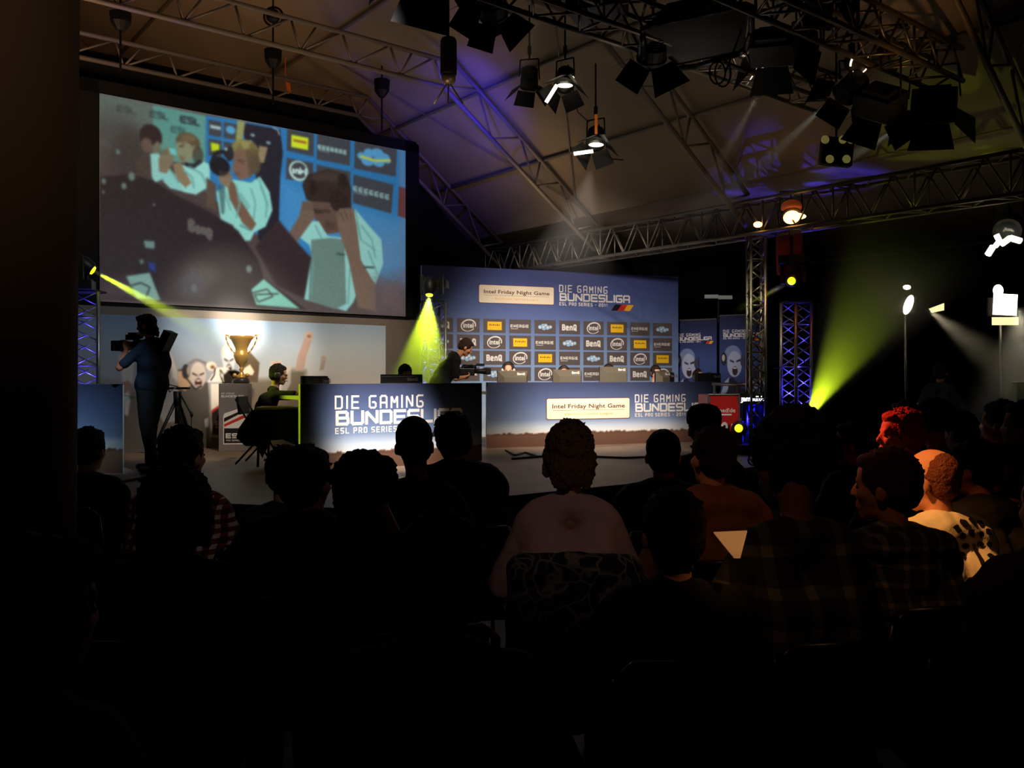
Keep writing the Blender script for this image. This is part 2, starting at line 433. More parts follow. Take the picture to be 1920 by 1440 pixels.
# ================================================================== the tent
M_floor = mat('dark_floor', (34, 30, 28), .7, var=.2, bscale=3)
mb = MB(); mb.box((0, 8, -.05), (44, 44, .1)); fl = struct(mb.build('floor', M_floor))
M_fabric = mat('tent_fabric', (150, 132, 112), .85, var=.12, bscale=.9, bump=.25)
RH = EYE+2.78
KS = 7.1/9.5
mb = MB()
def sheet(pts, th=.03):
    n = (pts[1]-pts[0]).cross(pts[2]-pts[0]).normalized()*th
    mb.prism(pts, n)
sheet([F(0, -7, RH), F(0, 17, RH), F(-9.5, 17, RH+7.1), F(-9.5, -7, RH+7.1)])
sheet([F(-9.5, -7, RH+7.1), F(-9.5, 17, RH+7.1), F(-19, 17, RH), F(-19, -7, RH)])
sheet([F(0, -7, RH), F(9, -7, RH+.1), F(9, 17, RH+.1), F(0, 17, RH)])
struct(mb.build('ceiling', M_fabric))
def wall(name, pts, m=M_drape, folds=0):
    mb = MB()
    n = (V(pts[1])-V(pts[0])).cross(V(pts[2])-V(pts[0])).normalized()*.06
    mb.prism(pts, n)
    return struct(mb.build(name, m))
zb = EYE+4.68
wall('wall_back', [F(-19, -.2, 0), F(9, -.2, 0), F(9, -.2, RH-.05), F(.35, -.2, RH-.4), F(-.1, -.2, EYE+2.15), F(-3.05, -.2, zb), F(-15.9, -.2, zb), F(-19, -.2, EYE+2.2)])
wall('wall_right', [F(8.9, -.2, 0), F(8.9, 17, 0), F(8.9, 17, RH), F(8.9, -.2, RH)])
wall('wall_left', [F(-18.9, -.2, 0), F(-18.9, 17, 0), F(-18.9, 17, RH), F(-18.9, -.2, RH)])
wall('wall_far', [F(-19, -6.9, 3), F(9, -6.9, 3), F(9, -6.9, RH), F(0, -6.9, RH), F(-9.5, -6.9, RH+7.0), F(-19, -6.9, RH)], M_fabric)
# dark post close on the left
M_pil = mat('pillar_cloth', (92, 74, 60), .9, bump=.2, bscale=30)
mb = MB(); d = 1.9
a = W(146, 700, d); a.z = 0
R = Matrix.Rotation(math.radians(-26), 3, 'Z')
c = a+V((-.2, .22, 0))
mb.lathe([(.26, 0), (.262, .6), (.266, 1.6), (.271, 2.6), (.275, 4.2)], (-1.327, 2.06, 0), None, 48)
pl = struct(mb.build('pillar', M_pil, smooth=True))

# ---- roof frames
def chord_lattice(mb, A, B, n, r):
    """zigzag between two polylines given as end pairs"""
    for i in range(n):
        p = [A[0].lerp(A[1], i/n), A[0].lerp(A[1], (i+1)/n)]; q = [B[0].lerp(B[1], i/n), B[0].lerp(B[1], (i+1)/n)]
        if i % 2 == 0: mb.tube(p[0], q[1], r, n=5)
        else: mb.tube(q[0], p[1], r, n=5)
        if i % 4 == 0: mb.tube(p[0], q[0], r, n=5)
def arch(t, label, up_=0.0):
    o = thing('tent_arch', label, 'roof frame', F(0, t, 0), group='steel arches of the tent')
    zi, zo = EYE+4.30+up_, EYE+4.70+up_*.75
    lo = [F(-16, t, zi), F(-3.05, t, zi), F(.05, t, EYE+2.15)]
    up = [F(-15.6, t, zo), F(-2.85, t, zo), F(.1, t, EYE+2.60)]
    m1 = MB(); m1.path(lo, .036, 8); m1.build('lower_chord', M_steel, o, True)
    m2 = MB(); m2.path(up, .036, 8); m2.build('upper_chord', M_steel, o, True)
    m3 = MB()
    chord_lattice(m3, lo[:2], up[:2], 34, .017)
    chord_lattice(m3, lo[1:], up[1:], 7, .017)
    m3.build('lattice', M_steel, o, True)
    return o
arch(0, 'steel tent arch directly above the black drape behind the screen', .2)
arch(2.65, 'steel tent arch with a blue lit slope left of the hanging lamps')
arch(5.75, 'steel tent arch landing on the side truss above the tall tower')
arch(9.6, 'steel tent arch nearest the audience, high over the dark lamps')
for i, s in enumerate((-1.1, -2.3, -3.8, -5.4, -7.2, -9.0)):
    mb = MB(); z = RH-.09-s*7.1/9.5
    mb.tube(F(s, -6.8, z), F(s, 16.5, z), .03, n=8)
    nm = ['lowest', 'second lowest', 'third lowest', 'fourth lowest', 'second from the ridge', 'topmost']
    tag(mb.build('roof_purlin', M_steel, smooth=True), f'thin steel purlin under the tent roof, {nm[i]} on the right slope', 'roof bar', 'roof purlins')
for (s0, t0, s1, t1) in ((-.2, 5.75, -3.8, 9.6), (-.2, 2.65, -3.6, 0), (-3.8, 5.75, -.4, 2.65)):
    mb = MB(); mb.tube(F(s0, t0, RH-.1-s0*.747), F(s1, t1, RH-.1-s1*.747), .012, n=6)
    tag(mb.build('brace_rod', M_steel), {5.75: 'thin diagonal brace rod running from the tower up towards the dark lamps', 2.65: 'thin diagonal brace rod beside the black drape'}.get(t0) if s0 > -1 else 'thin diagonal brace rod crossing the roof above the two lit lamps', 'brace rod')

# ---- box trusses
def truss(name, label, a, b, w, h, r, n, m=M_alu, up=V((0, 0, 1)), cat='truss', group=None, br=None):
    a, b = V(a), V(b); ax = (b-a).normalized(); sd = ax.cross(up).normalized(); up = sd.cross(ax).normalized()
    o = thing(name, label, cat, a, group=group); br = br or r*.5
    offs = [sd*x*w/2+up*y*h/2 for x, y in ((-1, -1), (1, -1), (1, 1), (-1, 1))]
    for q in offs:
        k = MB(); k.tube(a+q, b+q, r, n=8); k.build('chord', m, o, True)
    k = MB()
    for j in range(4):
        chord_lattice(k, [a+offs[j], b+offs[j]], [a+offs[(j+1) % 4], b+offs[(j+1) % 4]], n, br)
    k.build('lattice', m, o, True)
    return o
truss('side_truss', 'long aluminium truss along the side of the tent, right above the sponsor wall', F(-.05, -.1, EYE+2.2), F(-.05, 11.5, EYE+2.2), .34, .46, .026, 44, mat('truss_grey', (112, 104, 94), .45, .6))
truss('corner_truss', 'upright truss tower beside the banners carrying the side truss', F(.02, 5.95, 0), F(.02, 5.95, EYE+1.96), .2, .2, .024, 22, M_alu, V((1, 0, 0)))
rm = mat('rig_truss_alu', (120, 112, 104), .4, .8)
a1, b1 = W(1130, -175, 6.6), W(1826, 133, 10.6)
def along(px, py, dist, L0, L1):
    p = W(px, py, dist); return p+UD*L0, p+UD*L1
r1 = along(1690, 90, 8.6, -4.2, .95)
truss('lamp_truss', 'overhead rig truss with orange lit chords at the upper right', r1[0], r1[1], .34, .34, .028, 20, rm)
r2 = along(1300, 85, 8.2, -3.4, 2.3)
truss('lamp_truss', 'overhead rig truss holding the big soft box and dark lamps', r2[0], r2[1], .30, .30, .024, 22, rm)
spot('rig_amber', r1[1]+V((-.9, -1.4, -1.2)), r1[1]-UD*1.2, 22, (1, .5, .16), 70, 1, .05)
# tower trusses on the stage
def tower(px, py, dist, z0, label, bl=70, lam=None):
    p = W(px, py, dist); top = p.z; p.z = z0
    o = truss('truss_tower', label, p, V((p.x, p.y, top)), .29, .29, .025, 14, M_alu, V((.9, .43, 0)), group='stage truss towers', br=.009)
    k = MB(); k.box(p+V((0, 0, .02)), (.42, .42, .04)); k.build('base_plate', M_black, o)
    k = MB(); k.box((p.x, p.y, top+.01), (.36, .36, .025)); k.build('top_plate', M_black, o)
    led = MB(); led.box((p.x, p.y, z0+.10), (.14, .14, .12)); led.ell((p.x, p.y, z0+.165), (.05, .05, .012))
    tag(led.build('led_uplight', M_black), 'small lamp standing inside '+label.split(',')[0].replace('aluminium ', 'the '), 'lamp', 'uplights inside the towers')
    spot('tower_blue', (p.x, p.y, z0+.19), (p.x, p.y, top+1), bl, BLU, 42, .6, .03)
    return V((p.x, p.y, top))
T1 = tower(160, 548, 10.75, STZ, 'aluminium tower at the far left, blue light inside, beside the dark post', 700)
T2 = tower(813, 568, 13.6, STZ, 'aluminium tower washed in yellow light, left of the sponsor wall', 400)
T3 = tower(1493, 568, 12.4, STZ, 'aluminium tower lit blue inside, right of the red flight case', 800)

# ================================================================== the stage
M_stage = mat('stage_boards', (122, 102, 84), .5, var=.22, bscale=2.2, bump=.08)
def g(px, py, z=STZ): return on_z(px, py, z)
front = [V((-9.5, 8.4, 0)), g(240, 937), g(650, 953), g(970, 928), g(1170, 908), V((4.75, 12.1, 0))]
back = [F(5.3, 1.0), F(5.3, 0), F(-12.5, 0)]
pts = [V((p.x, p.y, 0)) for p in front+back]
st = thing('stage', 'raised stage with brown boards and a black front, in front of the seats', 'stage', (0, 9, 0))
mb = MB(); mb.prism([V((p.x, p.y, STZ-.06)) for p in pts], (0, 0, .06)); mb.build('stage_deck', M_stage, st)
mb = MB()
for p, q in zip(pts, pts[1:]+pts[:1]):
    d = (q-p).normalized(); n = V((-d.y, d.x, 0))*.03
    mb.prism([p+n, q+n, q-n+V((0, 0, 0)), p-n], (0, 0, STZ-.065))
mb.build('stage_skirt', M_drape, st)

SKIN_P, PRINT = None, mat_attr('printed_board')
P_MATS = [mat('print_grey', (92, 82, 80), .6), mat('print_white', (232, 226, 218), .6), mat('print_yellow', (250, 196, 30), .6),
          mat('print_dark', (30, 24, 26), .6), mat('print_lightblue', (150, 190, 222), .6), mat('print_cream', (244, 226, 196), .6),
          mat('print_red', (206, 52, 40), .6), mat('print_gold', (240, 176, 40), .6), mat('print_brown', (96, 52, 44), .6)]
def fit(text, h, sw, width, gap=.3):
    tot = sum((0 if c == 'I' else .5 if c in '1. ' else 1.1 if c == 'm' else 1) for c in text)
    fix = sum(gap*h+(sw if c != ' ' else 0) for c in text)
    return (width-fix)/tot/h
def league_logo(mb, P, u, v, Wd, lift=.004, flag=True):
    ex, ey = P.ex, P.ey; mb.m = 1
    h = .080*Wd; sw = .013*Wd
    strokes(mb, 'DIE GAMING', P.at(u, v+.168*Wd, lift), ex, ey, h, sw, fit('DIE GAMING', h, sw, .70*Wd))
    h = .080*Wd; sw = .0215*Wd
    strokes(mb, 'BUNDESLIGA', P.at(u+sw/2, v+.062*Wd, lift), ex, ey, h, sw, fit('BUNDESLIGA', h, sw, 1.0*Wd, .10), .10)
    h = .034*Wd; sw = .008*Wd
    strokes(mb, 'ESL PRO SERIES - 2011', P.at(u, v, lift), ex, ey, h, sw, fit('ESL PRO SERIES - 2011', h, sw, .68*Wd))
    if flag:
        for i, m in enumerate((3, 6, 7)):
            mb.m = m; x = u+(.72+.09*i)*Wd
            mb.poly([P.at(x, v-.05*Wd, lift), P.at(x+.09*Wd, v-.05*Wd, lift), P.at(x+.15*Wd, v+.03*Wd, lift), P.at(x+.06*Wd, v+.03*Wd, lift)])
def card(mb, P, u, v, w, h, lift=.004):
    def rr(w2, h2, l, m):
        mb.m = m; c = .022; x0, y0 = u+(w-w2)/2, v+(h-h2)/2
        mb.poly([P.at(x0+a, y0+b, l) for a, b in ((c, 0), (w2-c, 0), (w2-c*.3, c*.3), (w2, c), (w2, h2-c), (w2-c*.3, h2-c*.3), (w2-c, h2), (c, h2), (c*.3, h2-c*.3), (0, h2-c), (0, c), (c*.3, c*.3))])
    rr(w, h, lift, 8); rr(w-.02, h-.02, lift+.002, 5)
    mb.m = 8; mb_f = lift+.004
    font_mesh(mb, 'Intel Friday Night Game', P.at(u+w/2, v+h*.53, mb_f), P.ex, P.ey, h*.27, 1.2*w/(h*.27)/13.4, .016, 0, 'CENTER')
    mb.poly([P.at(u+w*.07, v+h*.43, mb_f), P.at(u+w*.93, v+h*.43, mb_f), P.at(u+w*.93, v+h*.44, mb_f), P.at(u+w*.07, v+h*.44, mb_f)])
    mb.m = 7; font_mesh(mb, 'Electronic Sports League', P.at(u+w/2, v+h*.22, mb_f), P.ex, P.ey, h*.13, .72*w/(h*.13)/12.6, 0, 0, 'CENTER')
def lerpc(stops):
    def f(v):
        r = np.zeros(v.shape+(3,))
        for k in range(3): r[..., k] = np.interp(v, [s[0] for s in stops], [s[1][k] for s in stops])
        return r
    return f
def board(P, th, name, m, parent, edge=None):
    mb = MB(); mb.prism([P.at(0, 0, -.003), P.at(P.w, 0, -.003), P.at(P.w, P.h, -.003), P.at(0, P.h, -.003)], -P.n*th)
    return mb.build(name, m, parent)
M_backing = mat('panel_backing', (56, 52, 50), .8)

# ---- projection screen
z0 = on_t(187, 565, .13).z; z1 = on_t(187, 175, .13).z
pa, pb = on_t(187, 565, .13), on_t(760, 590, .13)
S = Plane((pa.x, pa.y, z0), pb-V((pa.x, pa.y, pb.z)), (V((pb.x, pb.y, 0))-V((pa.x, pa.y, 0))).length, z1-z0)
scr = thing('projection_screen', 'large projection screen showing four players in white shirts, against the black drape', 'screen', (pa.x, pa.y, STZ))
cv = Canvas(S.w, S.h, 440)
def z(x, y): return S.uv(140+x/2.909, 140+y/2.909)
def zp(pts, col, a=1, soft=1.6): cv.poly([z(*p) for p in pts], col, a, soft)
def ze(x, y, rx, ry, col, a=1, soft=2, rot=0):
    c = z(x, y); q = z(x+rx, y); s = z(x, y-ry); cv.ell(c, abs(q[0]-c[0]), abs(s[1]-c[1]), col, a, soft, rot)
def zl(pts, wd, col, a=1): cv.line([z(*p) for p in pts], wd, col, a)
cv.fill(lambda u, v: lerpc([(0, (84, 74, 74)), (.5, (72, 62, 62)), (1, (92, 84, 82))])(v))
zp([(132, 100), (715, 225), (715, 470), (460, 480), (132, 380)], (96, 108, 102))
zp([(425, 165), (715, 225), (715, 490), (480, 470), (425, 300)], (92, 150, 140))
ze(230, 330, 160, 110, (78, 76, 74), .9, 30); ze(330, 470, 130, 110, (62, 56, 56), .9, 24)
zp([(714, 222), (1810, 404), (1810, 1130), (1700, 1120), (1640, 1060), (1100, 960), (714, 640)], (46, 118, 176))
zp([(1110, 560), (1810, 800), (1810, 1120), (1690, 1120), (1640, 1060), (1110, 900)], (66, 136, 190), 1, 30)
zp([(1500, 860), (1810, 860), (1810, 1130), (1600, 1120)], (98, 136, 172), .8, 60)
zp([(1770, 400), (1805, 402), (1805, 1120), (1770, 1110)], (96, 132, 170), .7, 10)
TL = (66, 68, 74)
for q in (((730, 245), (800, 258), (800, 342), (730, 330)), ((812, 258), (886, 272), (886, 358), (812, 345)), ((730, 350), (800, 360), (800, 450), (730, 440)), ((812, 365), (886, 378), (886, 460), (812, 450)),
          ((1158, 295), (1304, 322), (1303, 447), (1155, 415)), ((1322, 322), (1503, 358), (1500, 497), (1320, 462)), ((1526, 358), (1758, 402), (1750, 557), (1524, 512)),
          ((1155, 452), (1300, 484), (1300, 590), (1152, 570)), ((1318, 490), (1503, 530), (1503, 640), (1318, 590)), ((1520, 545), (1738, 600), (1726, 757), (1516, 700)), ((1768, 612), (1804, 620), (1804, 782), (1762, 770))):
    zp(q, TL)
zp([(1768, 612), (1804, 620), (1804, 782), (1762, 770)], (104, 60, 60))
zp([(1182, 328), (1274, 346), (1272, 412), (1180, 394)], (206, 226, 40)); zp([(1192, 352), (1264, 366), (1262, 378), (1192, 364)], (150, 70, 50), .9)
zp([(742, 370), (788, 380), (788, 415), (745, 418)], (190, 214, 30))
ze(1221, 525, 52, 55, (190, 230, 220)); ze(1223, 523, 43, 45, TL); zl([(1192, 512), (1192, 540)], .035, (200, 235, 225)); zl([(1205, 540), (1205, 518), (1220, 520), (1220, 543)], .03, (200, 235, 225)); zl([(1230, 508), (1230, 545)], .03, (200, 235, 225)); zl([(1240, 532), (1252, 530), (1240, 522), (1238, 540)], .02, (200, 235, 225)); zl([(1260, 512), (1258, 550)], .03, (200, 235, 225))
for (x0, y0, sc, sl_) in ((1328, 385, 1, .21), (1522, 610, 1.25, .26)):
    for i in range(7):
        x = x0+i*23*sc; y = y0+i*23*sc*sl_
        zl([(x+16*sc, y+3), (x, y), (x, y+17*sc), (x+16*sc, y+20*sc)], .022, (150, 190, 190)); zl([(x, y+9*sc), (x+15*sc, y+12*sc)], .02, (150, 190, 190))
    zl([(x0, y0+26*sc), (x0+60*sc, y0+40*sc)], .016, (120, 140, 140))
for dx, dy, r in ((-70, -12, 26), (-30, -30, 30), (15, -28, 34), (55, -5, 26), (-40, 18, 34), (20, 24, 34), (66, 14, 22)): ze(1636+dx, 455+dy*.9, r, r*.8, (84, 158, 206))
zl([(1555, 445), (1640, 470), (1722, 468)], .045, (190, 200, 90))
ze(850, 302, 26, 22, (84, 160, 200)); zl([(738, 282), (796, 294)], .05, (160, 190, 190)); zl([(816, 405), (870, 415)], .04, (160, 190, 190))
def esl(x, y, sc, col, a):
    for i, ln in enumerate(([(34, 0), (0, 0), (0, 32), (34, 34)], [(72, 2), (42, 0), (42, 16), (72, 18), (72, 36), (40, 34)], [(82, 2), (82, 38), (108, 40)])):
        zl([(x+p[0]*sc, y+p[1]*sc+p[0]*sc*.12) for p in ln], .035*sc, col, a)
    zl([(x+2, y+17*sc), (x+30*sc, y+19*sc)], .03*sc, col, a)
esl(578, 228, .95, (52, 66, 70), 1); esl(412, 200, .9, (60, 74, 74), .8); esl(232, 168, .9, (66, 66, 66), .6); esl(528, 284, .85, (56, 90, 90), .8)
# standing referee
zp([(912, 262), (1120, 300), (1135, 430), (1120, 560), (1108, 960), (1000, 900), (985, 480), (930, 380)], (38, 36, 46))
zp([(888, 248), (930, 258), (912, 372), (876, 374)], (142, 148, 96)); zp([(1006, 388), (1052, 396), (1032, 480), (996, 484)], (140, 122, 92))
for x, y in ((970, 330), (958, 366), (1056, 372)): ze(x, y, 12, 8, (150, 190, 190), .8)
zl([(1080, 290), (1108, 302), (1116, 330)], .02, (150, 180, 180))
# players
ze(300, 380, 70, 90, (64, 58, 56), .8, 20)
ze(415, 340, 62, 70, (50, 38, 40)); ze(392, 385, 30, 40, (104, 84, 74)); zp([(330, 470), (400, 420), (420, 520), (400, 580), (340, 540)], (76, 64, 60))
zp([(412, 432), (455, 425), (480, 470), (500, 560), (440, 590), (420, 560)], (146, 206, 198)); zp([(418, 392), (450, 362), (470, 380), (462, 430), (425, 430)], (110, 110, 90))
ze(618, 372, 66, 56, (92, 80, 58)); zp([(556, 370), (600, 360), (640, 390), (650, 440), (620, 478), (575, 480), (556, 430)], (134, 138, 108)); ze(655, 410, 14, 22, (140, 130, 100)); ze(672, 440, 30, 50, (70, 66, 52), .8)
zp([(560, 490), (640, 500), (700, 474), (738, 490), (735, 610), (660, 655), (590, 640), (545, 560)], (150, 216, 206)); zp([(505, 500), (560, 560), (600, 640), (520, 620), (480, 580)], (140, 206, 198))
zp([(456, 460), (500, 396), (540, 404), (540, 470), (500, 540), (460, 530)], (128, 116, 92)); zp([(534, 488), (576, 478), (636, 590), (604, 618), (556, 570)], (138, 122, 92)); zp([(512, 400), (548, 404), (556, 440), (524, 436)], (110, 200, 200))
zl([(600, 485), (640, 505), (690, 470)], .06, (40, 44, 50))
zp([(575, 440), (580, 470), (600, 475)], (110, 100, 80)); zl([(570, 392), (592, 390)], .02, (60, 50, 40))
ze(930, 410, 74, 56, (126, 120, 74)); zp([(868, 420), (900, 400), (960, 420), (975, 500), (960, 560), (900, 575), (872, 540), (862, 500)], (118, 92, 78)); zp([(930, 400), (1000, 410), (1008, 520), (950, 560)], (94, 78, 58), .9)
zp([(862, 500), (850, 520), (870, 526)], (126, 98, 80)); ze(985, 490, 30, 55, (84, 72, 56), .7)
zp([(866, 572), (960, 590), (1010, 556), (1062, 640), (1078, 740), (1040, 830), (980, 860), (958, 905), (905, 910), (862, 820), (795, 790), (772, 640)], (140, 206, 196))
zp([(880, 660), (905, 640), (960, 720), (930, 760)], (116, 178, 170)); zl([(1000, 560), (1030, 640), (1050, 720)], .03, (110, 170, 164)); zl([(900, 820), (960, 850)], .04, (100, 150, 146))
zp([(826, 560), (870, 590), (900, 680), (990, 815), (965, 852), (915, 810), (845, 680)], (112, 88, 72)); zp([(780, 520), (838, 508), (858, 560), (840, 620), (790, 590)], (132, 112, 90)); zp([(718, 560), (770, 600), (770, 740), (718, 720)], (90, 76, 64))
ze(790, 500, 56, 52, (30, 30, 36)); zl([(750, 470), (770, 425), (820, 420), (846, 470)], .06, (34, 34, 38)); ze(848, 430, 18, 40, (40, 42, 46)); zp([(780, 600), (820, 610), (816, 760), (800, 760)], (60, 90, 92), .7)
zp([(1240, 600), (1270, 545), (1380, 515), (1480, 545), (1508, 620), (1508, 740), (1440, 740), (1300, 700), (1262, 680)], (52, 42, 38)); ze(1400, 560, 60, 30, (74, 62, 56), .7, 8)
zp([(1290, 690), (1420, 700), (1480, 760), (1450, 860), (1380, 870), (1330, 840), (1300, 760)], (96, 76, 66)); zp([(1300, 730), (1350, 740), (1350, 760), (1310, 758)], (64, 50, 44)); zp([(1325, 800), (1350, 830), (1380, 862), (1340, 850)], (70, 52, 46)); ze(1440, 690, 50, 60, (46, 36, 34), .9)
zp([(1282, 800), (1330, 800), (1380, 880), (1470, 890), (1530, 735), (1600, 820), (1672, 900), (1682, 1030), (1642, 1142), (1580, 1080), (1520, 1240), (1480, 1290), (1250, 1225), (1290, 980), (1280, 930), (1230, 890)], (146, 206, 200))
zp([(1290, 900), (1400, 890), (1470, 900), (1480, 1250), (1420, 1280), (1275, 1230)], (104, 132, 124)); zl([(1530, 735), (1560, 900), (1640, 960)], .03, (116, 170, 168))
zp([(1240, 690), (1290, 690), (1308, 780), (1250, 860), (1190, 940), (1138, 960), (1136, 915), (1225, 770)], (112, 92, 80)); zp([(1425, 760), (1445, 730), (1520, 728), (1538, 830), (1560, 1010), (1640, 1150), (1642, 1290), (1545, 1270), (1492, 1010), (1440, 850)], (120, 98, 84))
zl([(1440, 745), (1470, 800)], .02, (90, 70, 60)); zl([(1465, 738), (1490, 790)], .02, (90, 70, 60)); ze(1450, 980, 26, 5, (60, 70, 70)); zl([(1575, 1050), (1640, 1052)], .03, (60, 70, 80))
for ln in ([(590, 520), (640, 560), (650, 620)], [(620, 500), (690, 540), (720, 600)], [(520, 520), (570, 590)], [(880, 600), (900, 700), (880, 780)], [(960, 620), (985, 700), (975, 790)], [(1010, 600), (1050, 700), (1040, 780)], [(820, 640), (850, 740)], [(1560, 820), (1620, 900), (1640, 1000)], [(1540, 800), (1560, 900)], [(1310, 820), (1350, 900)], [(1600, 960), (1650, 1090)], [(1300, 1000), (1290, 1200)], [(1500, 1060), (1490, 1250)]):
    zl(ln, .035, (104, 158, 152), .7)
for x, y, rx, ry, c in ((620, 345, 40, 18, (120, 104, 76)), (590, 368, 12, 22, (112, 94, 66)), (930, 385, 52, 20, (150, 142, 90)), (900, 400, 14, 26, (110, 100, 62)), (970, 402, 20, 30, (100, 90, 56)), (1330, 560, 40, 22, (70, 58, 52)), (1460, 580, 26, 40, (40, 32, 30)), (1300, 620, 20, 40, (38, 30, 28)), (1390, 820, 30, 24, (80, 62, 54)), (1370, 745, 22, 8, (54, 42, 38)), (905, 470, 16, 5, (66, 50, 42)), (885, 540, 14, 4, (90, 60, 54)), (585, 452, 12, 4, (100, 84, 70))): ze(x, y, rx, ry, c, .8, 5)
for i in range(4):
    zl([(470+i*12, 404+i*3), (466+i*12, 432+i*2)], .012, (96, 84, 66)); zl([(790+i*16, 520+i*4), (800+i*14, 560)], .014, (96, 80, 64)); zl([(1430+i*24, 742), (1442+i*22, 792)], .014, (92, 74, 62)); zl([(1250+i*12, 700), (1248+i*14, 740)], .014, (84, 66, 58))
# row of monitors and the desk in front
zp([(128, 560), (300, 540), (430, 580), (560, 660), (720, 740), (890, 850), (1000, 1010), (1030, 1110), (1260, 1280), (480, 1240), (128, 1230)], (46, 38, 42), 1, 3)
zp([(985, 940), (1110, 790), (1200, 900), (1290, 1000), (1250, 1220), (1100, 1150)], (54, 42, 46), 1, 4)
zp([(1650, 1120), (1804, 1080), (1804, 1310), (1640, 1290)], (110, 92, 96), .8, 30); zp([(128, 1120), (300, 1100), (480, 1240), (128, 1232)], (98, 82, 82), .5, 20)
for (x, y, r) in ((158, 582, 12), (155, 640, 7), (268, 608, 14), (310, 556, 18), (235, 422, 10), (432, 710, 6), (365, 1020, 10), (650, 1165, 18), (950, 1060, 16)): ze(x, y, r, r*1.3, (120, 150, 140), .8)
zp([(375, 905), (436, 910), (434, 950), (385, 945)], (110, 140, 136)); zp([(400, 1020), (440, 1030), (440, 1080), (405, 1060)], (40, 60, 130)); ze(690, 1090, 90, 60, (84, 80, 74), .6, 16)
zp([(560, 1130), (640, 1050), (720, 1120), (700, 1220), (590, 1210)], (70, 70, 84), .6, 12)
zp([(280, 1100), (408, 1080), (468, 1232), (340, 1220)], (128, 170, 160)); zp([(962, 1172), (1030, 1115), (1226, 1276), (990, 1256)], (130, 200, 180))
zl([(310, 1150), (360, 1135), (410, 1160), (390, 1210)], .02, (50, 50, 50)); zl([(970, 1190), (1050, 1170), (1080, 1210), (1000, 1240), (980, 1200), (1110, 1195)], .02, (50, 50, 50))
for i, ln in enumerate(([(0, 60), (0, 0), (22, 10), (22, 28), (0, 30), (24, 44), (24, 66), (0, 58)], [(56, 72), (36, 70), (36, 38), (56, 42), (56, 58), (38, 54)], [(66, 80), (66, 46), (86, 52), (86, 86)], [(96, 92), (96, 50), (118, 58), (118, 96), (98, 90), (118, 112)])):
    zl([(625+p[0], 790+p[1]) for p in ln], .055, (96, 92, 88))
cv.c *= np.clip(1.06-.28*np.abs(cv.gx/S.w-.45)[..., None], 0, 2); cv.blur(3); cv.c += rng.normal(0, 4.0, (cv.ny, cv.nx, 1)); cv.blur(1)
cv.build('projected_picture', S.at(0, 0, .006), S.ex, S.ey, mat_attr('projection', .84), scr)
board(S, .02, 'screen_cloth', mat('screen_cloth', (190, 190, 190), .9), scr)
mb = MB()
fr = mat('screen_frame', (14, 14, 15), .9)
for (u0, v0, u1, v1) in ((-.35, -.2, S.w+.3, -.005), (-.35, S.h+.005, S.w+.3, S.h+.2), (-.35, -.2, -.01, S.h+.2), (S.w+.01, -.2, S.w+.3, S.h+.2)):
    mb.prism([S.at(u0, v0, -.02), S.at(u1, v0, -.02), S.at(u1, v1, -.02), S.at(u0, v1, -.02)], -S.n*.02)
mb.build('frame', fr, scr)
mb = MB(); mb.tube(S.at(.5, -.2, -.05), V((S.at(.5, 0, -.05).x, S.at(.5, 0, -.05).y, STZ)), .03); mb.build('stand', M_black, scr); mb = MB(); mb.tube(S.at(S.w-.5, -.2, -.05), V((S.at(S.w-.5, 0, -.05).x, S.at(S.w-.5, 0, -.05).y, STZ)), .03)
mb.build('stand', M_black, scr)
# grey strip of wall cloth under the screen
pz = on_t(440, 590, .2); pe = on_t(770, 590, .2); ps = on_t(60, 590, .2)
mb = MB(); mb.prism([V((ps.x, ps.y, STZ)), V((pe.x, pe.y, STZ)), V((pe.x, pe.y, EYE+.99)), V((ps.x, ps.y, EYE+.99))], TD*-.03)
tag(mb.build('wall_cloth', mat('grey_cloth', (112, 104, 96), .9)), 'grey brown cloth hung under the big screen, behind the crowd mural', 'cloth')
pe2 = on_t(870, 590, .12)
mb = MB(); mb.prism([V((pe.x, pe.y, STZ)), V((pe2.x, pe2.y, STZ)), V((pe2.x, pe2.y, EYE+1.0)), V((pe.x, pe.y, EYE+1.0))], TD*-.03)
tag(mb.build('wall_cloth', mat('grey_cloth', (112, 104, 96), .9)), 'grey cloth with a yellow glow behind the truss tower and left player', 'cloth')

# ---- mural behind the trophy
la, lb = on_t(100, 589, .32), on_t(723, 611, .32)
L = Plane((la.x, la.y, STZ), V((lb.x-la.x, lb.y-la.y, 0)), math.hypot(lb.x-la.x, lb.y-la.y), EYE+.865-STZ)
mu = thing('printed_mural', 'wide mural printed with cheering players and raised fists, behind the gold trophy', 'backdrop', (la.x, la.y, STZ))
cv = Canvas(L.w, L.h, 420)
def z(x, y): return L.uv(140+x/3, 560+y/3)
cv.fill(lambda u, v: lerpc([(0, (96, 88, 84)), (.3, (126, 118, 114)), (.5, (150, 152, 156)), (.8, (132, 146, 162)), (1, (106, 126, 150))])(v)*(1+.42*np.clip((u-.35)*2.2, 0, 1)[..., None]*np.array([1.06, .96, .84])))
zp([(560, 500), (600, 470), (750, 470), (760, 830), (560, 850)], (88, 82, 74)); zp([(130, 470), (300, 500), (560, 600), (560, 860), (130, 900)], (92, 84, 76), .8, 20)
zp([(1190, 400), (1250, 400), (1300, 405), (1300, 830), (950, 830), (950, 460), (1100, 450)], (108, 96, 80), .9, 8)
for pts, c in (([(1240, 405), (1252, 330), (1288, 235), (1298, 190), (1338, 190), (1332, 240), (1304, 320), (1288, 405)], (186, 158, 146)), ([(1376, 405), (1386, 345), (1412, 345), (1402, 400)], (176, 160, 156))): zp(pts, c)
ze(1318, 208, 26, 24, (196, 168, 152)); ze(1318, 212, 12, 9, (140, 112, 100)); ze(1399, 335, 14, 14, (186, 168, 160))
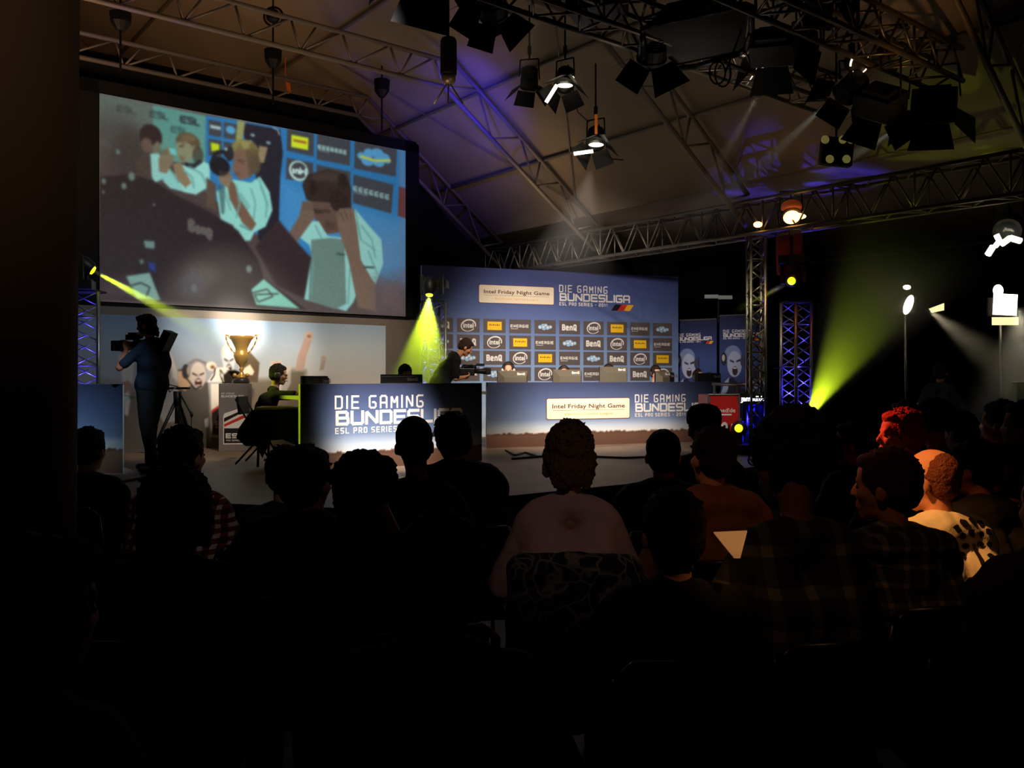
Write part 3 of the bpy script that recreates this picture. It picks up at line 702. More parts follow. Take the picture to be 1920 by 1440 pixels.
zp([(245, 320), (290, 300), (330, 330), (330, 470), (300, 520), (270, 470)], (186, 180, 176)); zp([(500, 300), (530, 285), (580, 380), (588, 450), (570, 500), (600, 540), (590, 690), (500, 700), (470, 640), (500, 480)], (150, 146, 144)); zp([(540, 300), (560, 360), (588, 440), (575, 470), (550, 440)], (190, 182, 172))
zp([(270, 470), (300, 460), (320, 480), (316, 560), (280, 560)], (150, 120, 104)); zp([(272, 540), (300, 520), (315, 560), (300, 660), (280, 650)], (190, 180, 178))
ze(512, 430, 26, 56, (120, 100, 88))
zp([(580, 400), (640, 380), (650, 500), (700, 520), (740, 500), (745, 470), (755, 560), (740, 830), (600, 830), (590, 600)], (86, 80, 72)); zp([(580, 410), (640, 400), (660, 480), (620, 520), (580, 490)], (196, 158, 126))
def face(x, y, w, h, sk, hair, lip, capc=None):
    ze(x, y-h*.38, w*1.02, h*.72, hair, 1, 2); ze(x+w*.12, y+h*.08, w*.86, h*.92, sk, 1, 2)
    zp([(x-w*.5, y-h*.12), (x+w*.02, y+h*.04), (x-w*.02, y+h*.12), (x-w*.5, y)], (50, 40, 38)); zp([(x+w*.25, y+h*.02), (x+w*.75, y-h*.12), (x+w*.75, y-h*.02), (x+w*.3, y+h*.1)], (50, 40, 38))
    zp([(x+w*.1, y+h*.02), (x+w*.28, y+h*.3), (x, y+h*.3)], tuple(c*.8 for c in sk)); ze(x+w*.14, y+h*.58, w*.38, h*.28, lip); ze(x+w*.14, y+h*.44, w*.26, h*.07, (225, 215, 205)); ze(x+w*.14, y+h*.76, w*.24, h*.05, (210, 190, 180))
face(688, 425, 52, 82, (198, 184, 172), (140, 138, 140), (70, 30, 28)); ze(625, 410, 22, 42, (48, 44, 46)); ze(640, 405, 10, 26, (150, 140, 130)); zl([(635, 370), (680, 342), (735, 360), (748, 400)], .035, (120, 116, 116)); zl([(630, 450), (680, 510), (716, 490)], .02, (40, 38, 38))
face(862, 345, 40, 82, (206, 214, 218), (190, 190, 186), (50, 34, 36))
zp([(745, 470), (800, 388), (860, 386), (890, 420), (900, 470)], (240, 232, 222)); zp([(765, 478), (815, 478), (815, 780), (768, 776)], (236, 226, 208)); zp([(770, 640), (812, 610), (812, 680), (772, 690)], (40, 30, 30)); zp([(770, 628), (812, 600), (812, 612), (770, 646)], (200, 50, 44)); zp([(770, 660), (812, 655), (812, 770), (775, 765)], (54, 36, 32)); zl([(795, 690), (806, 690)], .02, (230, 220, 210)); zl([(795, 690), (795, 725), (808, 725)], .02, (230, 220, 210)); zl([(796, 708), (808, 706)], .02, (230, 220, 210))
zp([(855, 400), (885, 440), (905, 475), (960, 470), (1030, 470), (1040, 360), (985, 300), (950, 330), (930, 420)], (92, 74, 56)); zp([(940, 400), (985, 370), (1010, 410), (1000, 430), (950, 425)], (234, 216, 190))
ze(768, 380, 30, 26, (222, 208, 190)); ze(775, 385, 12, 10, (120, 84, 60)); zl([(790, 390), (785, 430), (765, 460)], .02, (60, 48, 44))
zp([(1100, 355), (1160, 348), (1175, 380), (1218, 385), (1212, 480), (1160, 570), (1130, 540), (1120, 470)], (204, 188, 176)); zp([(1160, 470), (1215, 400), (1215, 470), (1170, 560)], (170, 160, 154)); ze(1135, 385, 26, 32, (200, 160, 140))
zp([(730, 680), (752, 668), (752, 720), (735, 724)], (180, 180, 186))
cv.blur(1)
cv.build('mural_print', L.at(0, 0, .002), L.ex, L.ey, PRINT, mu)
board(L, .05, 'mural_frame', M_alu, mu)

# ---- sponsor wall
D0 = V((-1.56, 15.0, STZ)); D1 = V((3.22, 16.82, STZ))
B = Plane(D0, D1-D0, (D1-D0).length, 3.0)
bd = thing('sponsor_wall', 'tall blue sponsor wall with rows of logo tiles, behind the right desk', 'backdrop', D0)
cv = Canvas(B.w, B.h, 60)
cv.fill(lambda u, v: lerpc([(0, (196, 206, 216)), (.2, (146, 172, 204)), (.55, (118, 142, 184)), (.8, (84, 98, 148)), (1, (70, 76, 130))])(v))
cv.build('blue_print', B.at(0, 0, .002), B.ex, B.ey, PRINT, bd)
board(B, .06, 'wall_frame', M_alu, bd)
def ring(mb, P, u, v, a, b, w, rot, lift, n=26, t0=0, t1=2*PI):
    pts = []
    for i in range(n+1):
        t = t0+(t1-t0)*i/n; k = w*(.35+.65*abs(math.sin(t/2+.9)))
        pts.append(((a*math.cos(t)*math.cos(rot)-b*math.sin(t)*math.sin(rot), a*math.cos(t)*math.sin(rot)+b*math.sin(t)*math.cos(rot)), ((a-k)*math.cos(t)*math.cos(rot)-(b-k)*math.sin(t)*math.sin(rot), (a-k)*math.cos(t)*math.sin(rot)+(b-k)*math.sin(t)*math.cos(rot))))
    for (p, q), (r, s) in zip(pts, pts[1:]):
        mb.poly([P.at(u+x[0], v+x[1], lift) for x in (q, s, r, p)])
def tile(mb, P, kind, u, v, w, h, plain=True):
    if plain:
        mb.m = 0; mb.poly([P.at(u-w/2, v-h/2, .004), P.at(u+w/2, v-h/2, .004), P.at(u+w/2, v+h/2, .004), P.at(u-w/2, v+h/2, .004)])
    l = .007
    if kind == 1:
        mb.m = 1; ring(mb, P, u, v, w*.34, h*.43, h*.10, .22, l, t0=-.5, t1=5.4)
        font_mesh(mb, 'intel', P.at(u, v-h*.16, l), P.ex, P.ey, h*.50, .92, .03, 0, 'CENTER')
    elif kind == 0:
        mb.m = 1; hh = h*.36; sw = h*.10; x = u-w*.34
        strokes(mb, 'BenQ', P.at(x, v-hh*.5, l), P.ex, P.ey, hh, sw, fit('BenQ', hh, sw, w*.72, .1), .1)
    elif kind == 2:
        mb.m = 2; a, b = w*.32, h*.30; mb.poly([P.at(u-a, v-b, l), P.at(u+a, v-b, l), P.at(u+a, v+b, l), P.at(u-a, v+b, l)])
        mb.m = 8
        for k in range(6): mb.poly([P.at(u-a*.75+k*a*.26, v+b*.05, l+.002), P.at(u-a*.6+k*a*.26, v+b*.05, l+.002), P.at(u-a*.55+k*a*.26, v+b*(.3 if k % 2 else .45), l+.002), P.at(u-a*.68+k*a*.26, v+b*(.3 if k % 2 else .45), l+.002)])
    elif kind == 3:
        mb.m = 1; hh = h*.17; sw = h*.045
        strokes(mb, 'ENERGIE', P.at(u-w*.43, v-hh*.4, l), P.ex, P.ey, hh, sw, fit('ENERGIE', hh, sw, w*.86))
        mb.poly([P.at(u-w*.43, v-h*.2, l), P.at(u-w*.1, v-h*.2, l), P.at(u-w*.1, v-h*.17, l), P.at(u-w*.43, v-h*.17, l)])
    elif kind == 4:
        for dx, dy, r, m in ((-.24, -.02, .14, 4), (-.1, .08, .14, 4), (.02, .12, .12, 4), (.1, -.04, .16, 4), (.24, .0, .12, 4), (-.06, -.1, .14, 4), (-.24, -.02, .07, 1), (-.08, .0, .07, 1), (.02, .1, .06, 1), (.12, -.03, .07, 1), (.24, 0, .05, 1)):
            mb.m = m; mb.poly([P.at(u+w*dx+r*h*1.2*math.cos(t), v+h*dy+r*h*1.05*math.sin(t), l+.001*(m == 1)) for t in [2*PI*i/12 for i in range(12)]])
mb = MB()
cols = [B.uv(x, 640)[0] for x in (830, 878, 927, 974, 1021, 1066.5, 1112, 1156, 1200, 1242)]
u0, du = cols[1], (cols[9]-cols[1])/8
rows = [B.uv(1066, y)[1] for y in (614, 643.5, 672, 701.5)]
for r in range(4):
    for k in range(-1, 10):
        u = u0+(k-1)*du
        if u < du*.5: continue
        tile(mb, B, (k-r) % 5, u, rows[r], du*.86, (rows[0]-rows[1])*.86)
uu, vv = B.uv(897, 568); u2, v2 = B.uv(1039, 575)
card(mb, B, uu, vv, u2-uu, .335)
uu, vv = B.uv(1049, 572); u2, _ = B.uv(1182, 572)
league_logo(mb, B, uu, vv, u2-uu)
mb.build('logo_print', P_MATS, bd)

# ---- desks
def desk_canvas(P, nx=150, hor=.20, lights=True):
    cv = Canvas(P.w, P.h, nx)
    cv.fill(lambda u, v: lerpc([(0, (96, 66, 54)), (hor, (104, 76, 60)), (hor+.001, (232, 226, 222)), (hor+.10, (196, 206, 218)), (.42, (124, 142, 176)), (.7, (84, 98, 136)), (1, (54, 60, 88))])(v))
    x = 0
    while x < P.w:
        s = random.uniform(.03, .07); hh = random.uniform(.0, .035); y = hor*P.h
        cv.poly([(x-.01, y-.02), (x+s*.3, y+hh), (x+s*.6, y+hh*.6), (x+s, y+hh*.9), (x+s+.02, y-.02)], (96, 66, 52)); x += s
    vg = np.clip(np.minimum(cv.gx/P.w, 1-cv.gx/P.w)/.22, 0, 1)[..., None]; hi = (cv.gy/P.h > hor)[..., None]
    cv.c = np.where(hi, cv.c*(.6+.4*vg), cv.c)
    return cv
def desk(name, label, a, b, top, depth, hor, nx, leftface=None):
    a, b = V((a[0], a[1], STZ)), V((b[0], b[1], STZ))
    P = Plane(a, b-a, (b-a).length, top-STZ)
    o = thing(name, label, 'desk', a, group='branded desks on the stage')
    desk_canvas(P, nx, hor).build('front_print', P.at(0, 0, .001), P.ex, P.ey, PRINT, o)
    board(P, .04, 'front_panel', mat('desk_panel', (200, 200, 198), .6), o)
    k = MB(); k.prism([P.at(0, P.h-.18, -.045), P.at(P.w, P.h-.18, -.045), P.at(P.w, P.h-.18, -depth), P.at(0, P.h-.18, -depth)], (0, 0, .04)); k.build('desk_top', mat('desk_board', (186, 182, 176), .6), o)
    for u in (.5, P.w-.5):
        k = MB(); k.tube(P.at(u, 0, -depth+.05), P.at(u, P.h-.18, -depth+.05), .025); k.build('leg', M_black, o)
    return P, o
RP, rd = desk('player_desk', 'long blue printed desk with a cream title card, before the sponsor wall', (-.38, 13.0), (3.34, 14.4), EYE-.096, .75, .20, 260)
mb = MB()
uu, vv = RP.uv(1024, 787.5); u2, v2 = RP.uv(1181, 787); card(mb, RP, uu, vv, u2-uu, .335)
uu, vv = RP.uv(1191, 781); u2, _ = RP.uv(1330, 781); league_logo(mb, RP, uu, vv, u2-uu)
mb.build('logo_print', P_MATS, rd)
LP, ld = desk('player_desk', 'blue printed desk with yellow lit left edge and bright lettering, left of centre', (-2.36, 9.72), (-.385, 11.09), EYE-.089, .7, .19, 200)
mb = MB()
uu, vv = LP.uv(629, 813); u2, _ = LP.uv(868, 800); league_logo(mb, LP, uu, vv, u2-uu)
mb.build('logo_print', P_MATS, ld)
q = LP; mb = MB(); mb.prism([q.at(-.012, 0, .0), q.at(-.012, q.h, .0), q.at(-.012, q.h, -.05), q.at(-.012, 0, -.05)], q.ex*.01)
mb.build('end_edge', mat('end_edge', (210, 205, 170), .5), ld)
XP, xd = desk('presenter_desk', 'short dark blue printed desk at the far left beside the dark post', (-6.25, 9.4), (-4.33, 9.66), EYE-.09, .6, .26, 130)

# ---- banners right of the sponsor wall
def banner(x0, y0, x1, y1, dist, dist1, label, half=False):
    a, b = W(x0, 705, dist), W(x1, 705, dist1); a.z = b.z = STZ+.08
    top = W(x0, y0, dist).z
    P = Plane(a, b-a, (b-a).length, top-a.z)
    o = thing('roll_up_banner', label, 'banner', (a.x, a.y, STZ), group='roll up banners')
    cv = Canvas(P.w, P.h, 130)
    cv.fill(lambda u, v: lerpc([(0, (20, 20, 30)), (.35, (44, 56, 100)), (.6, (60, 78, 132)), (.85, (40, 46, 92)), (1, (30, 34, 66))])(v))
    w, h = P.w, P.h
    def e(x, y, rx, ry, c, a=1): cv.ell((x*w, y*h), rx*w, ry*h, c, a, 1.5)
    def p(pts, c): cv.poly([(x*w, y*h) for x, y in pts], c, 1, 1.5)
    p([(0, .3), (.2, .44), (.3, .46), (.5, .36), (.7, .34), (1, .25), (1, 0), (0, 0)], (28, 26, 40)); p([(.02, .3), (.12, .42), (.22, .46), (.2, .36), (.14, .3)], (150, 160, 190))
    e(.30, .655, .19, .085, (120, 134, 170)); e(.34, .575, .165, .115, (170, 176, 196)); e(.10, .62, .07, .06, (36, 36, 50)); e(.09, .63, .035, .03, (190, 180, 160)); e(.52, .60, .05, .05, (60, 60, 80))
    p([(.24, .60), (.33, .585), (.33, .60), (.24, .615)], (40, 40, 60)); p([(.38, .59), (.47, .60), (.47, .62), (.38, .605)], (40, 40, 60)); e(.35, .515, .06, .04, (50, 30, 44)); e(.35, .54, .045, .008, (210, 205, 210))
    e(.82, .43, .17, .09, (38, 36, 52)); e(.76, .39, .10, .055, (140, 160, 200)); e(.95, .42, .035, .02, (190, 200, 220)); e(.58, .6, .012, .07, (30, 30, 44))
    cv.blur(1); cv.build('banner_print', P.at(0, 0, .002), P.ex, P.ey, PRINT, o)
    board(P, .005, 'banner_sheet', M_backing, o)
    mb = MB(); league_logo(mb, P, w*.09, h*.795, w*.80, .004, True); mb.build('logo_print', P_MATS, o)
    mb = MB(); mb.tube(P.at(0, 0, -.0), P.at(w, 0, 0), .05); mb.build('base', M_alu, o)
    mb = MB(); mb.tube(P.at(0, h+.01, -.0), P.at(w, h+.01, 0), .014); mb.build('top_rail', M_alu, o)
    mb = MB(); mb.tube(P.at(w/2, -.05, -.03), P.at(w/2, h, -.03), .012); mb.build('pole', M_alu, o)
banner(1265, 602, 1344, 594, 17.0, 16.5, 'blue roll up banner with a shouting player, directly right of the sponsor wall')
banner(1349, 593, 1434, 588, 16.4, 15.9, 'blue roll up banner partly hidden behind the upright truss tower')
spot('banner_spot', W(1240, 330, 10.5), W(1345, 650, 16.3), 210, (.9, .88, 1), 16, 1, .05)
# ================================================================== lamps and rigging
def roof_z(x, y):
    r = V((x, y, 0))-F(0, 0); s_ = r.dot(UD)
    return RH-KS*s_ if s_ > -9.5 and s_ < 0 else RH
def on_roof(px, py):
    n = V((0, 0, 1))+UD*KS
    return on_plane(px, py, F(0, 0, RH), n.normalized())
M_fix = mat('lamp_housing', (9, 9, 9), .6, .1)
M_fixw = mat('barn_door_black', (8, 8, 8), .65, .1)
M_lens = mat('lens_glass', (60, 66, 70), .1, .3)
def frame_to(d, roll=0.0):
    d = V(d).normalized(); q = d.to_track_quat('Z', 'Y').to_matrix()
    return q @ Matrix.Rotation(roll, 3, 'Z')
def barn_lamp(label, p, aim, size=.3, lit=None, doors=True, group=None, hang=None, roll=0.0, name='barn_door_lamp', dm=None, open_=(50, 50, 50, 50), sq=False):
    p = V(p); R = frame_to(V(aim)-p, roll); o = thing(name, label, 'stage lamp', p, group=group)
    s_ = size; X = R.to_4x4(); X.translation = p
    k = MB(); k.X = X
    r = s_*.36
    if sq: k.box((0, 0, -s_*.1), (s_*1.0, s_*.75, s_*.55)); k.box((0, 0, -s_*.42), (s_*.7, s_*.5, s_*.15))
    else:
        k.lathe([(r*.5, -s_*.75), (r*.72, -s_*.7), (r*.74, -s_*.35), (r, -s_*.28), (r, 0), (r*1.08, .01), (r*1.08, .03)], n=18)
        for i in range(5): k.lathe([(r*.95, -s_*(.66-.07*i)), (r*.95, -s_*(.645-.07*i))], n=18)
    k.build('housing', M_fix, o, False)
    k = MB(); k.X = X
    if sq: k.box((0, 0, s_*.185), (s_*.86, s_*.6, .012))
    else: k.lathe([(r*.9, .012), (r*.8, .035), (r*.3, .05)], n=18)
    k.build('lens', lit or M_lens, o, True)
    if doors:
        for i in range(4):
            an = math.radians(open_[i]); k = MB(); k.X = X @ Matrix.Rotation(i*PI/2, 4, 'Z')
            a, b, L = r*1.05, r*(1.7 if i % 2 else 1.15), s_*.62
            z0_ = s_*.18 if sq else .035
            if sq: a = s_*(.38 if i % 2 == 0 else .48); b = a*1.35
            q = [V((-a*.95, a, z0_)), V((a*.95, a, z0_)), V((b, a+L*math.sin(an), z0_+L*math.cos(an))), V((-b, a+L*math.sin(an), z0_+L*math.cos(an)))]
            k.prism(q, (0, .005, .003)); k.build('barn_door', dm or M_fixw, o)
    k = MB(); side = R @ V((1, 0, 0)); c = p-R @ V((0, 0, s_*.3)); top = c+V((0, 0, s_*.75))
    w = side*(r*1.15 if not sq else s_*.56)
    side2 = V((w.x, w.y, 0)).normalized()*w.length if w.xy.length > .02 else V((w.length, 0, 0))
    k.path([c+w, top+side2*.9, top-side2*.9, c-w], .010); k.build('yoke', M_black, o)
    k = MB(); zt = hang if hang is not None else top.z+.16
    k.tube(top, (top.x, top.y, zt), .012); k.box((top.x, top.y, min(zt, top.z+.16)-.04), (.05, .05, .1)); k.build('clamp', M_black, o)
    return o, R
def hangz(p):                      # up to the nearest rig truss or the roof
    return roof_z(p.x, p.y)-.03
M_hot = mat('lit_barn_door', (214, 208, 198), .5)
# two lit lamps hanging in the middle of the roof
for (px, py, ax, ay, lab) in ((1058, 158, 1030, 330, 'lit barn door lamp with a glinting flap, upper of the two shining in the roof'), (1116, 268, 1100, 420, 'lit barn door lamp with an orange strip, lower of the two shining in the roof')):
    d = 11.2 if py < 200 else 11.8
    p = W(px, py, d); aim = W(ax, ay, d-.9)
    o, R = barn_lamp(lab, p, aim, .34, None, hang=hangz(p), group='lit roof lamps', open_=(38, 30, 55, 38), roll=.4)
    q = p+(aim-p).normalized()*.12
    spot('lamp_light', q, aim, 40, (1, .86, .70), 80, .8, .04)
    k = MB(); ex = p+(aim-p).normalized()*.25+V((-.10, -.03, -.05))
    # glints on housing, collar and flap, made as small glowing pieces
    k.X = Matrix.Translation(p+V((.10, -.05, .04))); k.ell((0, 0, 0), (.03, .03, .05)); k.build('side_glint', M_glow, o, True)
    kk = MB(); kk.ell(p+V((.0, -.13, -.06)), (.10, .03, .028)); kk.build('collar_glint', M_glow, o, True)
    kk = MB(); a_ = p+V((-.17, -.12, -.16)); kk.X = Matrix.Translation(a_) @ (Matrix.Rotation(math.radians(32 if py < 200 else 82), 4, 'Y'))
    kk.box((0, 0, 0), (.045, .012, .26)); kk.build('flap_glint', M_glow, o)
    if py > 200:
        kk = MB(); kk.box(p+V((0, -.12, .22)), (.035, .02, .26)); kk.build('orange_strip', mat('orange_strip', (220, 120, 30), .5, emit=(220, 110, 20), power=.25), o)
    cb = MB(); e = on_roof(1170, 300) if py > 200 else on_roof(1105, 230)
    cb.path([p+V((.05, 0, .25)), p.lerp(e, .5)+V((0, 0, -.10)), e], .008); tag(cb.build('power_cable', M_cable), 'thin black cable hanging from the '+('lower' if py > 200 else 'upper')+' lit roof lamp', 'cable')
# dark lamps on the overhead rig
DARK = [  # px, py, distance, size, aim px, aim py, square, doors, roll, label
 (812, -62, 7.4, .50, 790, 100, True, True, .25, 'large dark barn door lamp cut by the top edge, left of the rig lamps'),
 (925, 25, 8.2, .36, 950, 180, False, True, .5, 'dark barn door lamp with spread flaps, second from the left at the top'),
 (992, 160, 11.6, .33, 985, 320, False, True, .3, 'unlit barn door lamp hanging faintly left of the upper lit lamp'),
 (1222, 105, 7.9, .36, 1200, 280, False, True, .9, 'dark lamp with three spread flaps left below the soft box'),
 (1452, 95, 8.3, .40, 1470, 260, True, True, .1, 'dark square lamp right of the soft box with a brown beam below it'),
 (1512, 105, 8.6, .34, 1520, 280, False, False, 0, 'dark round lamp tucked beside the square lamp right of the soft box'),
 (1585, 175, 8.8, .34, 1490, 280, False, True, .6, 'dark lamp with a pale beam leaving it towards the lower left'),
 (1650, 200, 8.6, .40, 1640, 390, True, True, .7, 'large dark lamp with flaps between the pale beams'),
 (1750, 205, 9.2, .44, 1735, 400, True, True, .1, 'largest dark lamp at the right end of the orange lit truss'),
 (1545, -20, 8.0, .36, 1530, 130, False, True, .3, 'small dark lamp at the top edge above the orange lit truss'),
 (900, 5, 8.6, .36, 890, 160, False, True, .8, 'small dark lamp tucked at the top edge between two larger ones'),
]
for (px, py, d, s_, ax, ay, sq, drs, roll, lab) in DARK:
    p = W(px, py, d); aim = W(ax, ay, d+.8)
    barn_lamp(lab, p, aim, s_, None, drs, 'dark lamps on the overhead rig', hangz(p), roll, 'barn_door_lamp' if drs else 'par_lamp', None, (42, 48, 42, 48), sq)
# speaker box at the top
p = W(1120, -8, 7.8); o = thing('speaker_box', 'black box hanging at the top edge between the lit lamps and the soft box', 'speaker', p)
k = MB(); R = Matrix.Rotation(-.35, 3, 'Z'); k.box(p+V((0, 0, .05)), (.50, .36, .44), R); k.build('cabinet', M_black, o, bevel=.015)
k = MB(); k.box(p+R @ V((0, -.185, .05)), (.44, .012, .38), R); k.build('grille', mat('speaker_grille', (10, 10, 12), .8, bump=.6, bscale=120), o)
k = MB(); k.path([p+R @ V((-.26, 0, .05)), p+R @ V((-.26, 0, .4)), p+R @ V((.26, 0, .4)), p+R @ V((.26, 0, .05))], .012); k.tube(p+V((0, 0, .4)), V((p.x, p.y, hangz(p))), .012); k.build('bracket', M_black, o)
# big soft box with cable loops
p = W(1305, 75, 7.7); R = frame_to(V((.12, -.25, -1)), .62)
o = thing('soft_box', 'huge dark soft box with rounded rim and cable loops at the top centre right', 'stage lamp', p)
X = R.to_4x4(); X.translation = p
k = MB(); k.X = X
k.add([(-.44, -.34, 0), (.44, -.34, 0), (.44, .34, 0), (-.44, .34, 0), (-.20, -.15, -.32), (.20, -.15, -.32), (.20, .15, -.32), (-.20, .15, -.32)], [(0, 1, 5, 4), (1, 2, 6, 5), (2, 3, 7, 6), (3, 0, 4, 7), (4, 5, 6, 7)])
k.build('hood', M_black, o)
k = MB(); k.X = X; k.path([(-.46, -.30, 0), (-.40, -.36, 0), (0, -.39, .02), (.40, -.36, 0), (.46, -.30, 0), (.48, 0, .02), (.46, .30, 0), (.40, .36, 0), (0, .39, .02), (-.40, .36, 0), (-.46, .30, 0), (-.48, 0, .02), (-.46, -.30, 0)], .028, 8); k.build('rim', mat('rim_black', (20, 20, 20), .35), o, True)
k = MB(); k.X = X; k.box((0, 0, -.02), (.86, .66, .012)); k.build('diffuser', mat('dark_diffuser', (40, 40, 38), .7), o)
k = MB(); k.tube(p+V((0, 0, .25)), V((p.x, p.y, hangz(p))), .015); k.build('clamp', M_black, o)
q = W(1345, 115, 7.6); k = MB()
for j in range(2):
    k.path([q+V((.05*j+.07*math.cos(a), .01*j, -.10+(.10+.02*j)*math.sin(a))) for a in np.linspace(0, 2*PI, 17)], .008)
k.path([q+V((.07, 0, -.1)), W(1400, 30, 7.7)], .008)
tag(k.build('cable_loop', M_cable), 'coiled black cable hanging under the right corner of the soft box', 'cable')
# round lamp whose rim reflections are made as glowing arcs
p = W(1610, 118, 8.6); o = thing('reflector_lamp', 'round lamp with white glints along its rim, under the orange lit truss', 'stage lamp', p)
R = frame_to(V((.25, -1, -.5))); X = R.to_4x4(); X.translation = p
k = MB(); k.X = X; k.lathe([(.04, -.16), (.09, -.12), (.115, 0), (.105, .01)], n=20); k.build('housing', M_fix, o, True)
k = MB(); k.X = X
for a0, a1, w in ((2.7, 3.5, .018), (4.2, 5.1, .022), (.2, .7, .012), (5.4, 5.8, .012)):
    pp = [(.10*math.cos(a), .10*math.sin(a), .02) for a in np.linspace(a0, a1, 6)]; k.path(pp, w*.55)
k.build('rim_glint', mat('rim_glint', (255, 220, 190), .5, emit=(255, 214, 180), power=3.5), o)
k = MB(); k.tube(p+V((0, 0, .08)), V((p.x, p.y, hangz(p))), .012); k.build('clamp', M_black, o)
# four lamp blinder
p = W(1568, 285, 9.4); o = thing('blinder_lamp', 'square blinder with small round lenses hanging below the dark lamps', 'stage lamp', p)
k = MB(); k.box(p, (.34, .10, .30), Matrix.Rotation(.1, 3, 'Y')); k.build('housing', M_fix, o, bevel=.01)
for dx, dz in ((-.09, -.09), (.09, -.09), (.05, .12), (.14, .12), (-.14, .12)):
    k = MB(); k.ell(p+V((dx, -.055, dz)), (.045, .02, .045)); k.build('lens', mat('blinder_lens', (180, 170, 120), .2, .6, emit=(170, 160, 90), power=.25), o, True)
k = MB(); k.tube(p+V((0, 0, .15)), V((p.x, p.y, hangz(p))), .012); k.build('clamp', M_black, o)
# blue wash cylinder lamp
p = W(841, 108, 11.0); o = thing('wash_lamp', 'dark cylinder lamp throwing blue light on the roof above the arch corner', 'stage lamp', p)
k = MB(); k.lathe([(.10, -.22), (.105, -.2), (.105, .2), (.09, .24)], p, None, 20); k.build('housing', M_fix, o, True)
k = MB(); k.lathe([(.05, -.34), (.09, -.3), (.09, -.22)], p, None, 16); k.build('collar', mat('worn_alu', (150, 130, 110), .4, .7), o, True)
k = MB(); k.tube(p+V((0, 0, .24)), V((p.x, p.y, hangz(p))), .012); k.build('clamp', M_black, o)
for a in (-.5, .0, .55):
    k = MB(); k.tube(p+V((0, 0, -.3)), p+V((a*.35, -.1, -.62)), .010); k.build('strut', M_steel, o)
# lit lamps along the side truss
p = W(1889, 432, 10.2); aim = W(1860, 520, 9.2)
o, R = barn_lamp('white glowing lamp with bright glints hanging from the side truss at the right edge', p, aim, .40, None, False, hang=EYE+2.0)
spot('lamp_light', p+V((-.02, -.14, -.12)), aim, 4, (1, .9, .8), 90, .8, .04)
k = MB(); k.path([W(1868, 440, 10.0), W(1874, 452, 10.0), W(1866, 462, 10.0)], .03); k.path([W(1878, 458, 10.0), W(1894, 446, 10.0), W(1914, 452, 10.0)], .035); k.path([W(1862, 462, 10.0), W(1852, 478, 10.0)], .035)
k.build('lamp_glints', M_glow, o, True)  # white glints built as glowing strokes, no flaps modelled
M_org = mat('orange_lens', (255, 190, 90), .5, emit=(255, 190, 100), power=7)
p = W(1484, 405, 11.6); aim = W(1520, 700, 9.5)
o, R = barn_lamp('orange glowing lamp on the side truss above the red column', p, aim, .36, M_org, doors=False, hang=EYE+1.98, name='gel_lamp')
k = MB(); k.X = Matrix.Translation(p+V((0, -.14, -.03))); k.ell((0, 0, 0), (.15, .04, .045)); k.build('gel_glow', M_org, o, True)
k = MB(); k.X = Matrix.Translation(p+V((0, 0, .12))); k.ell((0, 0, 0), (.14, .12, .10)); k.build('hood', mat('orange_hood', (190, 110, 70), .5, emit=(150, 60, 20), power=.25), o, True)
spot('gel_light', W(1484, 425, 11.45), W(1480, 700, 12.6), 14, (1, .16, .03), 50, .8, .05)
p = W(1421, 421, 11.9); k = MB(); k.ell(p, (.06, .05, .04)); tag(k.build('small_lamp', M_org, smooth=True), 'tiny orange lamp at the top of the upright truss tower', 'lamp')
# red cloth column under the orange lamp
p = W(1480, 470, 12.3); k = MB(); k.lathe([(.17, p.z-.33), (.18, p.z-.1), (.18, p.z+.22), (.16, p.z+.3)], (p.x, p.y, 0), None, 24)
o = tag(k.build('cloth_column', mat('red_cloth', (150, 50, 44), .9, bump=.4, bscale=20), smooth=True), 'red cloth tube hanging from the side truss under the orange lamp', 'hanging cloth')
k = MB(); k.tube((p.x, p.y, p.z+.28), (p.x, p.y, EYE+2.35), .02); k.build('hanger', M_black, o)
# little bright plates behind the banners
for dx in (0, 26):
    p = W(1334+dx, 556+dx*.06, 16.9); k = MB(); k.box(p, (.26, .06, .07))
    tag(k.build('tube_lamp', mat('dim_plate', (150, 158, 150), .5, emit=(120, 130, 120), power=.25)), 'small pale tube on a thin bar above the banners, '+('left' if dx == 0 else 'right')+' of the pair', 'lamp', 'pale tubes above the banners')
p = W(1347, 560, 16.95); k = MB(); k.tube(V((p.x, p.y, STZ)), p, .015); k.tube(p+V((-.3, 0, 0)), p+V((.3, 0, 0)), .012); tag(k.build('lamp_stand', M_black), 'thin stand carrying the pale tubes behind the banners', 'stand')

